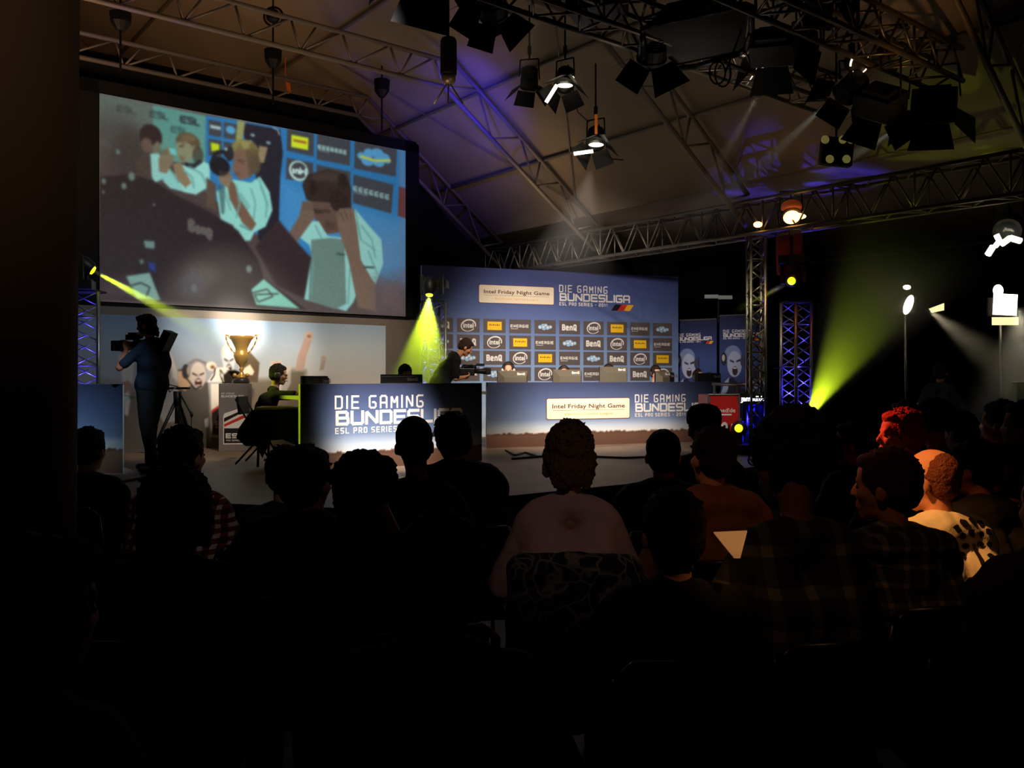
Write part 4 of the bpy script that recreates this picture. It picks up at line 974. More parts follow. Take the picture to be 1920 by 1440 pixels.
# moving heads
def moving_head(label, p, aim, base_up=False, glow=M_glow_y, s_=1.0, grp='yellow moving head lamps', off=None):
    """p is the centre of the lens"""
    p, aim = V(p), V(aim); d = (aim-p).normalized(); R = frame_to(d); o = thing('moving_head_lamp', label, 'stage lamp', p, group=grp)
    X = R.to_4x4(); X.translation = p
    k = MB(); k.X = X; k.lathe([(.04*s_, -.30*s_), (.09*s_, -.26*s_), (.11*s_, -.12*s_), (.085*s_, -.02*s_), (.075*s_, -.005)], n=20); k.build('head', M_plastic, o, True)
    k = MB(); k.X = X; k.lathe([(.055*s_, -.004), (.05*s_, .012), (.02*s_, .02)], n=18); k.build('lens', glow, o, True)
    c = p-d*.16*s_; sg = 1 if base_up else -1; off = V(off) if off else V((0, 0, sg*.27*s_))
    h = V((d.y, -d.x, 0)).normalized() if d.xy.length > .05 else V((1, 0, 0))
    for q in (-1, 1):
        k = MB(); k.box(c+h*q*.15*s_+off*.33, (.05*s_, .12*s_, .30*s_), Matrix.Rotation(math.atan2(h.y, h.x), 3, 'Z')); k.build('arm', M_plastic, o, bevel=.01*s_)
    k = MB(); k.box(c+off, (.36*s_, .30*s_, .12*s_), Matrix.Rotation(math.atan2(h.y, h.x), 3, 'Z')); k.build('base', M_plastic, o, bevel=.01*s_)
    return o
def beam(label, p, aim, power, ang, dens, L, col=YEL, n=0, spread=0, blend=.6, cone=None, grp=None, start=.03, thin=0, pw=1.3):
    """a lamp's light in hazy air: the lamp itself is real, the haze is a body of thin smoke about it"""
    p, aim = V(p), V(aim); d = (aim-p).normalized(); R = frame_to(d); ca = math.radians(cone or ang)/2
    k = MB(); X = R.to_4x4(); X.translation = p
    k.lathe([(start+.03*math.tan(ca), .03), (start+L*math.tan(ca), L)], n=24)
    o = k.build('haze', mat_haze('haze_air', dens, L, start, math.tan(ca), pw), None, True); o.matrix_world = X
    tag(o, label, 'haze', grp, 'stuff')
    spot('beam_light', p+d*.05, aim, power, col, ang, blend, .02)
    for i in range(n):
        f = (i-(n-1)/2)/(n-1)*spread
        a2 = p+(R @ Matrix.Rotation(math.radians(f), 3, 'Y')) @ V((0, 0, 1))
        spot('beam_light', p+d*.05, a2, thin, col, 3.2, .5, .01)
A = W(174, 507, 10.6); moving_head('moving head on the far left tower, yellow lens pointing right', A, W(480, 690, 11.2))
beam('yellow haze beam falling from the far left tower past the screen corner', A, W(470, 668, 11.2), 1150, 12, 1.5, 3.0, blend=.9, grp='yellow beams in haze')
A = W(805, 553, 13.15); moving_head('moving head on the middle tower, yellow lens pointing down', A, W(792, 800, 12.6), off=(.06, .42, .06))
beam('wide yellow haze beam pouring down over the middle tower', A, W(784, 800, 12.6), 760, 46, 2.3, 2.2, n=6, spread=36, cone=46, thin=900, grp='yellow beams in haze')
A = W(1508, 793, 11.4); moving_head('moving head low behind the audience, yellow lens pointing up right', A, W(1600, 600, 10.6))
beam('bright yellow haze fan rising to the right from the low moving head', A, W(1590, 648, 11.0), 460, 36, 3.4, 3.0, n=6, spread=28, cone=42, thin=700, pw=2.3, grp='yellow beams in haze')
A = W(1484, 527, 12.0); moving_head('moving head above the right tower, small yellow lens pointing left', A, W(1445, 560, 10.8), True)
beam('short thin yellow beam leaving the lamp above the right tower', A, W(1400, 572, 12.0), 220, 9, 1.0, .9, blend=.9, grp='yellow beams in haze')
A = W(1385, 803, 11.9); moving_head('moving head lamp on the stage edge before the red flight case', A, W(1330, 760, 8.0))
k = MB(); q = W(1484, 540, 12.05); k.path([V((q.x, q.y, q.z+.22)), V((q.x, q.y, EYE+1.95))], .02); tag(k.build('drop_pole', M_black), 'thin pole dropping from the side truss to the moving head', 'pole')
# pale beams from the rig
for (x0, y0, x1, y1, d0, d1, pw, c, an, lab) in ((1428, 168, 1325, 350, 8.4, 9.4, 46, (1, .72, .58), 12, 'brown grey haze beam falling left from the square dark lamp'),
        (1560, 186, 1400, 335, 8.9, 9.8, 60, (.86, .92, .78), 13, 'pale haze beam falling left in the middle of the dark lamps'),
        (1700, 232, 1470, 370, 9.1, 10.2, 64, (.84, .88, .66), 14, 'pale haze beam falling left from the largest dark lamp'),
        (1008, 22, 980, 130, 8.4, 9.0, 4, (1, .8, .66), 17, 'faint haze beam at the top left of the upper lit lamp')):
    beam(lab, W(x0, y0, d0), W(x1, y1, d1), pw*1.5, an, .32, 2.2, c, blend=1, grp='pale beams in haze', start=.05)
beam('warm soft haze glow under the lower lit roof lamp', W(1108, 318, 11.5), W(1085, 430, 11.4), 14, 50, .16, 1.7, (1, .84, .66), blend=1, cone=50)
# floodlights on stands at the right
def flood(label, px, py, d, bot_y, ax, ay, glowtype):
    p = W(px, py, d); o = thing('flood_light', label, 'flood light', (p.x, p.y, 0), group='flood lights on stands')
    k = MB(); k.box(p+V((0, .06, 0)), (.26, .14, .22), Matrix.Rotation(-.5, 3, 'Z')); k.build('housing', M_black, o, bevel=.01)
    if glowtype == 1:
        k = MB(); k.ell(p+V((.0, -.05, .0)), (.055, .03, .13), Matrix.Rotation(.35, 3, 'Y')); k.ell(p+V((-.02, -.05, .22)), (.05, .02, .03)); k.build('glass', M_glow, o, True)
        k = MB(); k.prism([p+V((.26, -.05, -.05)), p+V((.45, -.05, .02)), p+V((.45, -.05, -.07)), p+V((.30, -.05, -.10))], (0, .01, 0)); k.build('flap', mat('flap_lit', (240, 230, 180), .5, emit=(240, 230, 170), power=1.2), o)
    else:
        k = MB(); k.box(p+V((0, -.05, .02)), (.26, .03, .24), Matrix.Rotation(.05, 3, 'Y')); k.ell(p+V((-.08, -.05, .18)), (.06, .02, .07)); k.build('glass', M_glow, o, True)
        k = MB(); k.box(p+V((0, -.05, -.17)), (.30, .01, .09)); k.build('flap', mat('flap_lit', (240, 230, 180), .5, emit=(240, 230, 170), power=1.2), o)
    k = MB(); k.tube(V((p.x, p.y, .9)), p+V((0, .05, -.1)), .016); k.build('upper_pole', M_alu, o, True)
    k = MB(); k.tube(V((p.x, p.y, .25)), V((p.x, p.y, .95)), .022); k.build('lower_pole', M_black, o, True)
    for j in range(3):
        a = j*2*PI/3+.5; k = MB(); k.path([V((p.x, p.y, .75)), V((p.x+.5*math.cos(a), p.y+.5*math.sin(a), .015))], .012); k.build('leg', M_black, o)
    aim = W(ax, ay, d-1.0)
    return p, aim
p, aim = flood('work light on a tall stand, left of the two bright floods at the right', 1700, 572, 11.0, 0, 1850, 660, 1)
beam('warm haze beam falling right from the left flood light', p+V((.16, -.12, -.03)), W(1860, 672, 10.8), 56, 30, .6, 2.9, (1, .86, .55), blend=1)
p, aim = flood('square bright flood light on a stand near the right edge', 1880, 575, 10.0, 0, 1910, 700, 2)
beam('broad warm haze below the flood light at the right edge', p+V((.1, -.15, 0)), W(1915, 690, 9.6), 44, 60, .6, 1.9, (1, .90, .62), blend=1, cone=60)

# ================================================================== things on the stage
# trophy on its pedestal
pd = g(437, 846); o = thing('pedestal', 'slim grey pedestal with a red and black striped league shield, under the trophy', 'pedestal', pd)
PP = Plane(V((pd.x-.20, pd.y-.02, STZ)), V((1, .12, 0)), .40, .97)
k = MB(); k.prism([PP.at(0, 0), PP.at(PP.w, 0), PP.at(PP.w, PP.h), PP.at(0, PP.h)], -PP.n*.36); k.build('column', mat('pedestal_grey', (128, 118, 116), .6), o, bevel=.004)
k = MB(); l = .004
k.m = 1
def quad(pts, m, lf=l): k.m = m; k.poly([PP.at(a*PP.w, b*PP.h, lf) for a, b in pts])
quad([(.16, .10), (.92, .10), (.96, .14), (.96, .62), (.90, .66), (.20, .56), (.16, .52)], 1)
quad([(.19, .12), (.92, .12), (.94, .30), (.94, .34), (.19, .34)], 3, l+.002)
quad([(.19, .36), (.94, .50), (.94, .55), (.19, .40)], 6, l+.002); quad([(.19, .43), (.94, .60), (.94, .63), (.19, .49)], 3, l+.002)
k.m = 1; strokes(k, 'ESL', PP.at(.27*PP.w, .20*PP.h, l+.004), PP.ex, PP.ey, .055, .018, fit('ESL', .055, .018, .26, .2), .2)
strokes(k, 'PRO SERIES', PP.at(.27*PP.w, .15*PP.h, l+.004), PP.ex, PP.ey, .018, .004, .7)
strokes(k, 'BUNDESLIGA', PP.at(.10*PP.w, .80*PP.h, l), PP.ex, PP.ey, .026, .008, fit('BUNDESLIGA', .026, .008, .32, .15), .15)
strokes(k, 'DIE GAMING', PP.at(.10*PP.w, .845*PP.h, l), PP.ex, PP.ey, .020, .004, .6)
k.build('shield_print', P_MATS, o)
M_gold = mat('trophy_gold', (226, 170, 84), .3, .55)
c = V((pd.x+.07, pd.y+.16, STZ+.975)); o = thing('trophy', 'tall golden two handled cup on the pedestal', 'trophy', c)
k = MB(); k.lathe([(.11, 0), (.115, .015), (.11, .06), (.09, .08)], c, None, 24); k.build('base', mat('trophy_base', (60, 52, 46), .4), o, True)
k = MB(); k.lathe([(.08, .08), (.07, .10), (.03, .14), (.022, .18), (.04, .20), (.022, .22), (.03, .25), (.075, .30), (.105, .38), (.11, .42), (.085, .46), (.082, .50), (.12, .58), (.15, .64), (.165, .68), (.16, .69), (.12, .62)], c, None, 28); k.build('cup', M_gold, o, True)
for sx in (-1, 1):
    k = MB(); k.path([c+V((sx*a, 0, b)) for a, b in ((.15, .64), (.20, .70), (.225, .70), (.22, .64), (.19, .56), (.14, .48), (.10, .44))], .010, 8); k.build('handle', M_gold, o, True)
    k = MB(); k.ell(c+V((sx*.09, -.02, .115)), (.03, .03, .03)); k.build('foot_ornament', M_gold, o, True)

# camera tripod
q = g(333, 858); o = thing('camera_tripod', 'black tripod with a flat plate standing between camera operator and pedestal', 'tripod', q)
hz = EYE-(728-705)/FPX*q.y
k = MB(); k.tube(V((q.x, q.y, STZ+.45)), V((q.x, q.y, hz-.05)), .035, n=12); k.tube(V((q.x, q.y, hz-.22)), V((q.x, q.y, hz-.04)), .05, .055, n=12); k.build('head', M_black, o, True)
k = MB(); k.box((q.x, q.y, hz), (.30, .10, .03)); k.build('plate', M_black, o, bevel=.006)
for dx, dy in ((-.33, -.1), (.30, -.12), (.02, .34)):
    k = MB(); k.tube(V((q.x+dx*.08, q.y+dy*.08, hz-.18)), V((q.x+dx, q.y+dy, STZ+.012)), .024, .016); k.build('leg', M_black, o, True)
k = MB(); k.tube(V((q.x+.04, q.y-.04, hz-.06)), V((q.x+.26, q.y-.2, hz-.34)), .012); k.ell(V((q.x+.26, q.y-.2, hz-.34)), (.02, .02, .04)); k.build('pan_handle', M_black, o, True)
k = MB(); k.path([V((q.x+.26, q.y-.2, hz-.34)), V((q.x+.24, q.y-.18, hz-.6)), V((q.x+.30, q.y-.1, STZ+.01))], .006); k.path([W(310, 690, 9.9), V((q.x-.1, q.y-.3, hz+.08)), V((q.x, q.y, hz+.02))], .007); k.build('cable', M_cable, o)
# speaking table with black cloth
ta = g(497, 868); o = thing('folding_table', 'small table with wooden top where the headset presenter sits', 'table', ta)
tz = STZ+.70; y0_ = 10.25
k = MB(); k.box((-2.75, y0_+.25, tz), (.56, .62, .03), Matrix.Rotation(.1, 3, 'Z')); k.build('table_top', mat('table_wood', (170, 140, 100), .4), o, bevel=.004)
for dx, dy in ((-.22, -.22), (.22, -.22), (-.22, .5), (.22, .5)):
    k = MB(); k.tube((-2.75+dx, y0_+.1+dy*.6, tz-.01), (-2.75+dx*1.1, y0_+.1+dy*.6, STZ+.01), .016); k.build('leg', M_black, o, True)
k = MB(); prof = [W(472, 769, 10.2), W(556, 766, 10.2), W(557, 835, 10.2), W(530, 824, 10.2), W(508, 826, 10.2), W(492, 858, 10.2), W(480, 836, 10.2), W(460, 836, 10.2), W(443, 820, 10.2), W(450, 800, 10.2)]
k.prism([V((p.x, y0_-.06, p.z)) for p in prof], (0, .02, 0)); tag(k.build('black_cloth', M_cloth), 'black cloth hanging from the edge of the small table', 'cloth')
# host chair : folding frame
cx, cy = -3.12, 10.75
o = thing('folding_chair', 'black folding chair with crossed legs under the headset presenter', 'chair', (cx, cy, STZ))
k = MB(); k.box((cx, cy, STZ+.44), (.40, .42, .04)); k.build('seat', M_black, o, bevel=.01)
k = MB(); k.box((cx-.21, cy, STZ+.72), (.03, .40, .22), Matrix.Rotation(-.12, 3, 'Y')); k.build('backrest', M_black, o, bevel=.01)
for dy in (-.2, .2):
    k = MB(); k.tube((cx-.24, cy+dy, STZ+.80), (cx+.20, cy+dy, STZ+.01), .012); k.build('leg', M_black, o, True)
    k = MB(); k.tube((cx+.16, cy+dy, STZ+.44), (cx-.24, cy+dy, STZ+.01), .012); k.build('leg', M_black, o, True)

# monitors
def monitor(label, P, u, back, zc, w, h, kind=0, rot=0.0):
    """stands on the desk behind the front panel; zc: top edge"""
    p = P.at(u, 0, -back); p.z = 0
    R = Matrix.Rotation(math.atan2(P.ex.y, P.ex.x)+rot, 3, 'Z'); o = thing('monitor', label, 'monitor', V((p.x, p.y, P.O.z+P.h-.14)), group='monitors on the stage desks')
    X = R.to_4x4(); X.translation = V((p.x, p.y, zc-h/2))
    k = MB(); k.X = X; k.box((0, .03, 0), (w, .03, h)); k.build('screen_frame', M_plastic, o, bevel=.005)
    k = MB(); k.X = X; y = -.0
    if kind == 1:       # hooded: tapered back, its reflection put into a paler shell colour
        k.add([(-w/2, .015, h/2), (w/2, .015, h/2), (w*.36, -.10, h*.5-.10), (-w*.36, -.10, h*.5-.10), (-w/2, .015, -h/2), (w/2, .015, -h/2), (w*.36, -.10, -h*.3), (-w*.36, -.10, -h*.3)], [(0, 3, 2, 1), (0, 4, 7, 3), (1, 2, 6, 5), (3, 7, 6, 2), (4, 5, 6, 7)])
        k.build('back_shell', mat('shell_reflection_tone', (96, 88, 74), .5), o)
    else:
        k.box((0, 0, 0), (w*.94, .04, h*.9)); k.build('back_shell', M_plastic, o, bevel=.01)
    k = MB(); k.X = X; k.tube((0, .0, -h*.35), (0, .0, -h/2-(zc-h-(P.O.z+P.h-.14))), .035); k.box((0, .03, -h/2-(zc-h-(P.O.z+P.h-.14))+.012), (.26, .2, .02)); k.build('stand', M_plastic, o)
    k = MB(); a = X @ V((w*.16 if kind else w*.16, -.045 if not kind else -.11, h*.5-.075)); ex = R @ V((1, 0, 0)); hh = .032
    k.m = 1 if kind else 0
    if kind: a = X @ V((w*.10, -.02, h*.5-.065)); a = a+R @ V((0, -.04, 0))
    strokes(k, 'BenQ', a, ex, V((0, 0, 1)), hh, .009, fit('BenQ', hh, .009, .13, .1), .1); k.build('brand_print', P_MATS, o)
    return o
monitor('dark monitor at the left end of the yellow edged desk', LP, .30, .30, 1.60, .44, .40, 0, .45)
monitor('wide dark monitor before the dark haired player on the left desk', LP, 1.42, .32, 1.62, .52, .34, 0, -.55)
def ru(x): return RP.uv(x, 700)[0]
monitor('hooded monitor before the player in teal, leftmost on the sponsor wall desk', RP, ru(973), .25, 1.68, .50, .36, 1)
monitor('hooded monitor before the second player from the left on the right desk', RP, ru(1077), .25, 1.70, .50, .36, 1)
monitor('tall hooded monitor before the third player from the left', RP, ru(1165), .25, 1.75, .50, .38, 1)
monitor('small hooded monitor before the player in the pink shirt', RP, ru(1255), .25, 1.68, .27, .34, 1, .4)
monitor('dark monitor right of the pink shirted player', RP, ru(1277), .42, 1.66, .26, .32, 0)
monitor('dark wide monitor at the right end of the sponsor wall desk', RP, ru(1354)-.10, .25, 1.65, .50, .32, 0)

# handrail, flight case, lit display
hr = thing('handrail', 'pale metal handrail at the right end of the player desk', 'railing', (W(1336, 760, 13.9).x, 13.9, STZ))
ra, rb = W(1336, 720, 13.9), W(1432, 722, 13.4)
k = MB(); k.tube(ra, rb, .028, n=10); k.build('rail', M_alu, hr, True)
for t_ in (.04, .5, .94):
    p = ra.lerp(rb, t_); k = MB(); k.tube(V((p.x, p.y, STZ)), p, .022, n=10); k.build('post', M_alu, hr, True)
fa, fb = W(1328, 740, 12.02), W(1386, 740, 12.06)
fa.z = fb.z = .62; FP = Plane(fa, fb-fa, (fb-fa).length, EYE-(740-705)/FPX*12-.62)
o = thing('flight_case', 'red flight case with white stickers, beside the lit server cabinet', 'case', (fa.x, fa.y, .0))
k = MB(); k.prism([FP.at(0, 0, 0), FP.at(FP.w, 0, 0), FP.at(FP.w, FP.h, 0), FP.at(0, FP.h, 0)], -FP.n*.45); k.build('body', mat('case_red', (190, 34, 32), .45), o)
k = MB()
for a, b in (((0, 0), (FP.w, 0)), ((FP.w, 0), (FP.w, FP.h)), ((FP.w, FP.h), (0, FP.h)), ((0, FP.h), (0, 0))): k.tube(FP.at(*a, .004), FP.at(*b, .004), .012, n=6)
for u in (0, FP.w):
    for v in (.12*FP.h, .9*FP.h, .5*FP.h): k.box(FP.at(u, v, .01), (.05, .03, .07))
k.build('metal_edge', M_alu, o)
k = MB(); k.m = 1
def fq(u0, v0, u1, v1, m, lf=.004): k.m = m; k.poly([FP.at(u0*FP.w, v0*FP.h, lf), FP.at(u1*FP.w, v0*FP.h, lf), FP.at(u1*FP.w, v1*FP.h, lf), FP.at(u0*FP.w, v1*FP.h, lf)])
font_mesh(k, 'gamed!de', FP.at(FP.w*.5, FP.h*.66, .006), FP.ex, FP.ey, .085, 1, .012, 0, 'CENTER'); fq(.35, .60, .75, .63, 1)
fq(.74, .22, .97, .44, 1); fq(.78, .26, .93, .40, 3, .006); fq(.82, .30, .86, .40, 1, .008); fq(.86, .30, .92, .33, 1, .008)
k.m = 1; k.poly([FP.at(FP.w*.52+.05*math.cos(t), FP.h*.38+.07*math.sin(t), .004) for t in np.linspace(0, 2*PI, 14)[:-1]]); k.poly([FP.at(FP.w*(.52+a), FP.h*b, .004) for a, b in ((-.10, .30), (.10, .30), (.20, .16), (.22, .02), (-.22, .02), (-.20, .16))])
k.m = 3; k.poly([FP.at(FP.w*.52+.02*math.cos(t), FP.h*.38+.03*math.sin(t), .006) for t in np.linspace(0, 2*PI, 10)[:-1]])
k.build('sticker_print', P_MATS, o)
k = MB(); k.prism([FP.at(-.02, -.62, -.0), FP.at(FP.w+.5, -.62, 0), FP.at(FP.w+.5, -.03, 0), FP.at(-.02, -.03, 0)], -FP.n*.6); tag(k.build('case_riser', M_black), 'black low platform under the red flight case and lit cabinet', 'platform')
ca_, cb_ = W(1390, 740, 12.14), W(1432, 740, 12.18); ca_.z = cb_.z = .62
CP = Plane(ca_, cb_-ca_, (cb_-ca_).length, EYE-(738-705)/FPX*12.2-.62)
o = thing('display_cabinet', 'dark glass cabinet glowing blue inside with a white lit sign on top', 'cabinet', (ca_.x, ca_.y, 0))
k = MB(); k.prism([CP.at(0, 0, -.44), CP.at(CP.w, 0, -.44), CP.at(CP.w, CP.h, -.44), CP.at(0, CP.h, -.44)], CP.n*.02)
for u in (0, CP.w/2-.01, CP.w-.02): k.prism([CP.at(u, 0, 0), CP.at(u+.02, 0, 0), CP.at(u+.02, CP.h, 0), CP.at(u, CP.h, 0)], -CP.n*(.42 if u != CP.w/2-.01 else .02))
k.prism([CP.at(0, CP.h*.80, 0), CP.at(CP.w, CP.h*.80, 0), CP.at(CP.w, CP.h, 0), CP.at(0, CP.h, 0)], -CP.n*.42)
k.prism([CP.at(0, 0, 0), CP.at(CP.w, 0, 0), CP.at(CP.w, .04, 0), CP.at(0, .04, 0)], -CP.n*.42); k.build('body', M_plastic, o)
k = MB(); font_mesh(k, 'gamed!de', CP.at(CP.w*.5, CP.h*.86, .006), CP.ex, CP.ey, .10, .95, .014, 0, 'CENTER'); k.build('lit_sign', mat('lit_sign', (255, 255, 255), .5, emit=(235, 240, 255), power=4), o)
k = MB()
for u, v0, v1, w_ in ((.26, .06, .30, .03), (.72, .05, .42, .03), (.70, .66, .78, .09), (.30, .34, .46, .015), (.6, .22, .27, .05), (.75, .12, .19, .08)):
    k.prism([CP.at(CP.w*u-w_/2, CP.h*v0, -.2), CP.at(CP.w*u+w_/2, CP.h*v0, -.2), CP.at(CP.w*u+w_/2, CP.h*v1, -.2), CP.at(CP.w*u-w_/2, CP.h*v1, -.2)], CP.n*.02)
k.build('blue_light', mat('blue_led', (20, 30, 255), .5, emit=(14, 20, 255), power=2.2), o)
point('cabinet_blue', CP.at(CP.w*.5, .3, -.1), 2.5, BLU, .03)
k = MB(); k.path([W(1300, 600, 12.3)+V((1.0, 0, .2)), W(1412, 640, 12.2), W(1448, 690, 12.2), W(1462, 690, 12.4), W(1482, 680, 12.3)], .010); tag(k.build('power_cable', M_cable), 'black cable sagging from the upright truss tower to the blue lit tower', 'cable')
# cable on the stage floor
k = MB(); k.path([g(x, y)+V((0, 0, .012)) for x, y in ((948, 846), (965, 855), (985, 850), (1010, 858), (960, 862), (1000, 858), (1060, 856), (1120, 858), (1170, 860), (1230, 858))], .014); tag(k.build('floor_cable', M_cable), 'black cable lying on the stage boards before the long right desk', 'cable')
k = MB(); k.path([g(x, y)+V((0, 0, .012)) for x, y in ((185, 908), (230, 905), (300, 892), (340, 893))], .012); tag(k.build('floor_cable', M_cable), 'black cable lying on the stage boards at the feet of the camera operator', 'cable')
# hoists on the arches and a round fan lamp
for (x0, y0, x1, y1, d, lab) in ((226, 22, 229, 78, 10.6, 'dark chain hoist strapped to the arch at the far upper left'), (512, 92, 516, 150, 12.6, 'dark chain hoist strapped to the arch above the screen middle'), (716, 148, 716, 205, 14.2, 'dark chain hoist at the arch corner above the right end of the screen')):
    a, b = W(x0, y0, d), W(x1, y1, d); o = thing('chain_hoist', lab, 'hoist', b, group='chain hoists on the arches')
    k = MB(); k.lathe([(.13, a.z-.02), (.12, (a.z+b.z)/2+.05), (.05, (a.z+b.z)/2-.05)], (a.x, a.y, 0), None, 10); k.build('bag', M_black, o)
    k = MB(); k.tube(V((a.x, a.y, roof_z(a.x, a.y)-.05)), V((a.x, a.y, b.z-.35)), .014); k.build('chain', M_black, o)
p = W(512, 30, 12.0); k = MB(); k.path([p+V((.13*math.cos(a), .02, .13*math.sin(a))) for a in np.linspace(0, 2*PI, 25)], .016, 8); k.tube(p+V((0, 0, .13)), V((p.x, p.y, roof_z(p.x, p.y))), .012); k.ell(p, (.10, .08, .10)); tag(k.build('round_lamp', M_black, smooth=True), 'dark round lamp hanging above the truss at the upper left', 'lamp')
p = W(535, 153, 14.2); k = MB(); k.prism([p, p+V((.07, 0, -.02)), p+V((.09, 0, -.16)), p+V((.04, 0, -.2))], (0, .02, 0)); k.tube(p, p+V((0, 0, .4)), .006); tag(k.build('strap', mat('orange_strap', (210, 100, 20), .8, emit=(150, 60, 10), power=.1)), 'short orange strap end hanging from the truss over the screen', 'strap')
# ================================================================== people
def rot(yaw=0, pitch=0, roll=0):
    return Matrix.Rotation(math.radians(yaw), 4, 'Z') @ Matrix.Rotation(math.radians(-pitch), 4, 'X') @ Matrix.Rotation(math.radians(roll), 4, 'Y')
def fuse(mb, name, m, parent, vox, smooth=3, disp=0, dscale=30, local=True, factor=.5):
    """melt the overlapping limbs into one continuous skin"""
    me = bpy.data.meshes.new(name); me.from_pydata([tuple(p) for p in mb.v], [], [list(f) for f in mb.f])
    o = bpy.data.objects.new(name, me); COL.objects.link(o)
    r = o.modifiers.new('r', 'REMESH'); r.mode = 'VOXEL'; r.voxel_size = vox; r.use_smooth_shade = True
    if smooth:
        s = o.modifiers.new('s', 'SMOOTH'); s.factor = factor; s.iterations = smooth
    bpy.context.view_layer.update()
    new = bpy.data.meshes.new_from_object(o.evaluated_get(bpy.context.evaluated_depsgraph_get()))
    bpy.data.objects.remove(o); bpy.data.meshes.remove(me)
    if disp:
        n = len(new.vertices); nr = [v.normal.copy() for v in new.vertices]
        for v, q in zip(new.vertices, nr):
            f = mnoise.noise(v.co*dscale)+.5*mnoise.noise(v.co*dscale*2.3)
            v.co += q*(f*disp)
    new.name = name
    new.materials.clear(); new.materials.append(m)
    new.polygons.foreach_set('use_smooth', [True]*len(new.polygons))
    o = bpy.data.objects.new(name, new); COL.objects.link(o)
    if parent: attach(o, parent)
    return o
SKIN = mat('skin', (196, 146, 120), .6)
def skin(c): return mat('skin_%d_%d' % (c[0], c[1]), c, .6)
def cloth(c, nm='cloth'): return mat('%s_%d_%d_%d' % (nm, *c), c, .92, bump=.25, bscale=26)
def hairm(c): return mat('hair_%d_%d_%d' % c, c, .75, bump=.8, bscale=90)

def hand(k, w, d, n, curl=.6, s=1.0, side=1):
    """palm and five fingers from the wrist w along d, n is out of the back of the hand"""
    w, d, n = V(w), V(d).normalized(), V(n).normalized(); x = d.cross(n).normalized()*side; n = x.cross(d)*side
    k.cap(w, .024*s, w+d*.03*s, .028*s)
    for a in (-.028, -.010, .010, .028): k.cap(w+d*.03*s+x*a*.6*s, .017*s, w+d*.085*s+x*a*s, .013*s, 8)
    for a, L in ((-.030, .062), (-.010, .076), (.010, .080), (.030, .070)):
        b = w+d*.088*s+x*a*s; q1 = (d*math.cos(curl)-n*math.sin(curl)); q2 = (d*math.cos(curl*2.1)-n*math.sin(curl*2.1))
        m_ = b+q1*L*.52*s; k.cap(b, .0098*s, m_, .009*s, 8); k.cap(m_, .009*s, m_+q2*L*.48*s, .0075*s, 8)
    b = w+d*.03*s+x*.026*s; q1 = (d*.6+x*.75-n*.25).normalized(); m_ = b+q1*.04*s; k.cap(b, .013*s, m_, .0105*s, 8); k.cap(m_, .0105*s, m_+(d*.85+x*.25-n*.4).normalized()*.034*s, .0085*s, 8)

def head_blobs(k, H, hc, nr=.0):
    """skull, jaw, nose, lips, ears; H places the head about hc, facing +y"""
    X0 = k.X; k.X = X0 @ H
    k.ell((0, -.012, .035), (.074, .094, .088)); k.ell((0, .022, -.015), (.064, .072, .082)); k.ell((0, .030, -.070), (.046, .052, .042))
    k.cap((0, .066, -.096), .021, (0, .074, -.090), .019); k.ell((0, .048, .045), (.058, .042, .048)); k.cap((-.030, .012, -.078), .022, (.030, .012, -.078), .022)
    k.cap((0, .088, .014), .009, (0, .108, -.020), .011); k.ell((0, .103, -.026), (.018, .011, .009))
    k.cap((-.032, .080, .026), .012, (.032, .080, .026), .012)
    k.cap((-.016, .090, -.056), .009, (.016, .090, -.056), .009); k.cap((-.014, .088, -.067), .009, (.014, .088, -.067), .009)
    for s_ in (-1, 1):
        k.ell((s_*.036, .066, -.02), (.022, .022, .022))
        k.ell((s_*.078, -.004, -.012), (.010, .022, .032), Matrix.Rotation(s_*-.35, 3, 'Z'))
    k.X = X0
def torso(k, f, hip, ch, sh, nb, lean, sw=.0):
    """pelvis, belly, chest and shoulders; f is how much thicker than skin"""
    g_ = f
    for s_ in (-1, 1):
        k.cap(hip+V((s_*.085, 0, 0)), .108+g_, hip.lerp(ch, .5)+V((s_*.065, .012, 0)), .100+g_)
        k.cap(hip.lerp(ch, .5)+V((s_*.065, .012, 0)), .100+g_, ch+V((s_*.085, 0, 0)), .108+g_)
        k.cap(ch+V((s_*.085, 0, 0)), .108+g_, sh+V((s_*.100, 0, -.04)), .070+g_*.8)
        k.cap(sh+V((s_*.03, -.01, .02)), .052+g_, sh+V((s_*(.140+sw*.6), 0, -.03)), .056+g_*.8)
        k.cap(sh+V((s_*.03, -.015, .045)), .038+g_*.6, sh+V((s_*.12, -.005, -.0)), .048+g_)
    k.ell(hip.lerp(ch, .5), (.13+g_, .11+g_, .16)); k.ell(ch, (.13+g_, .105+g_, .12))

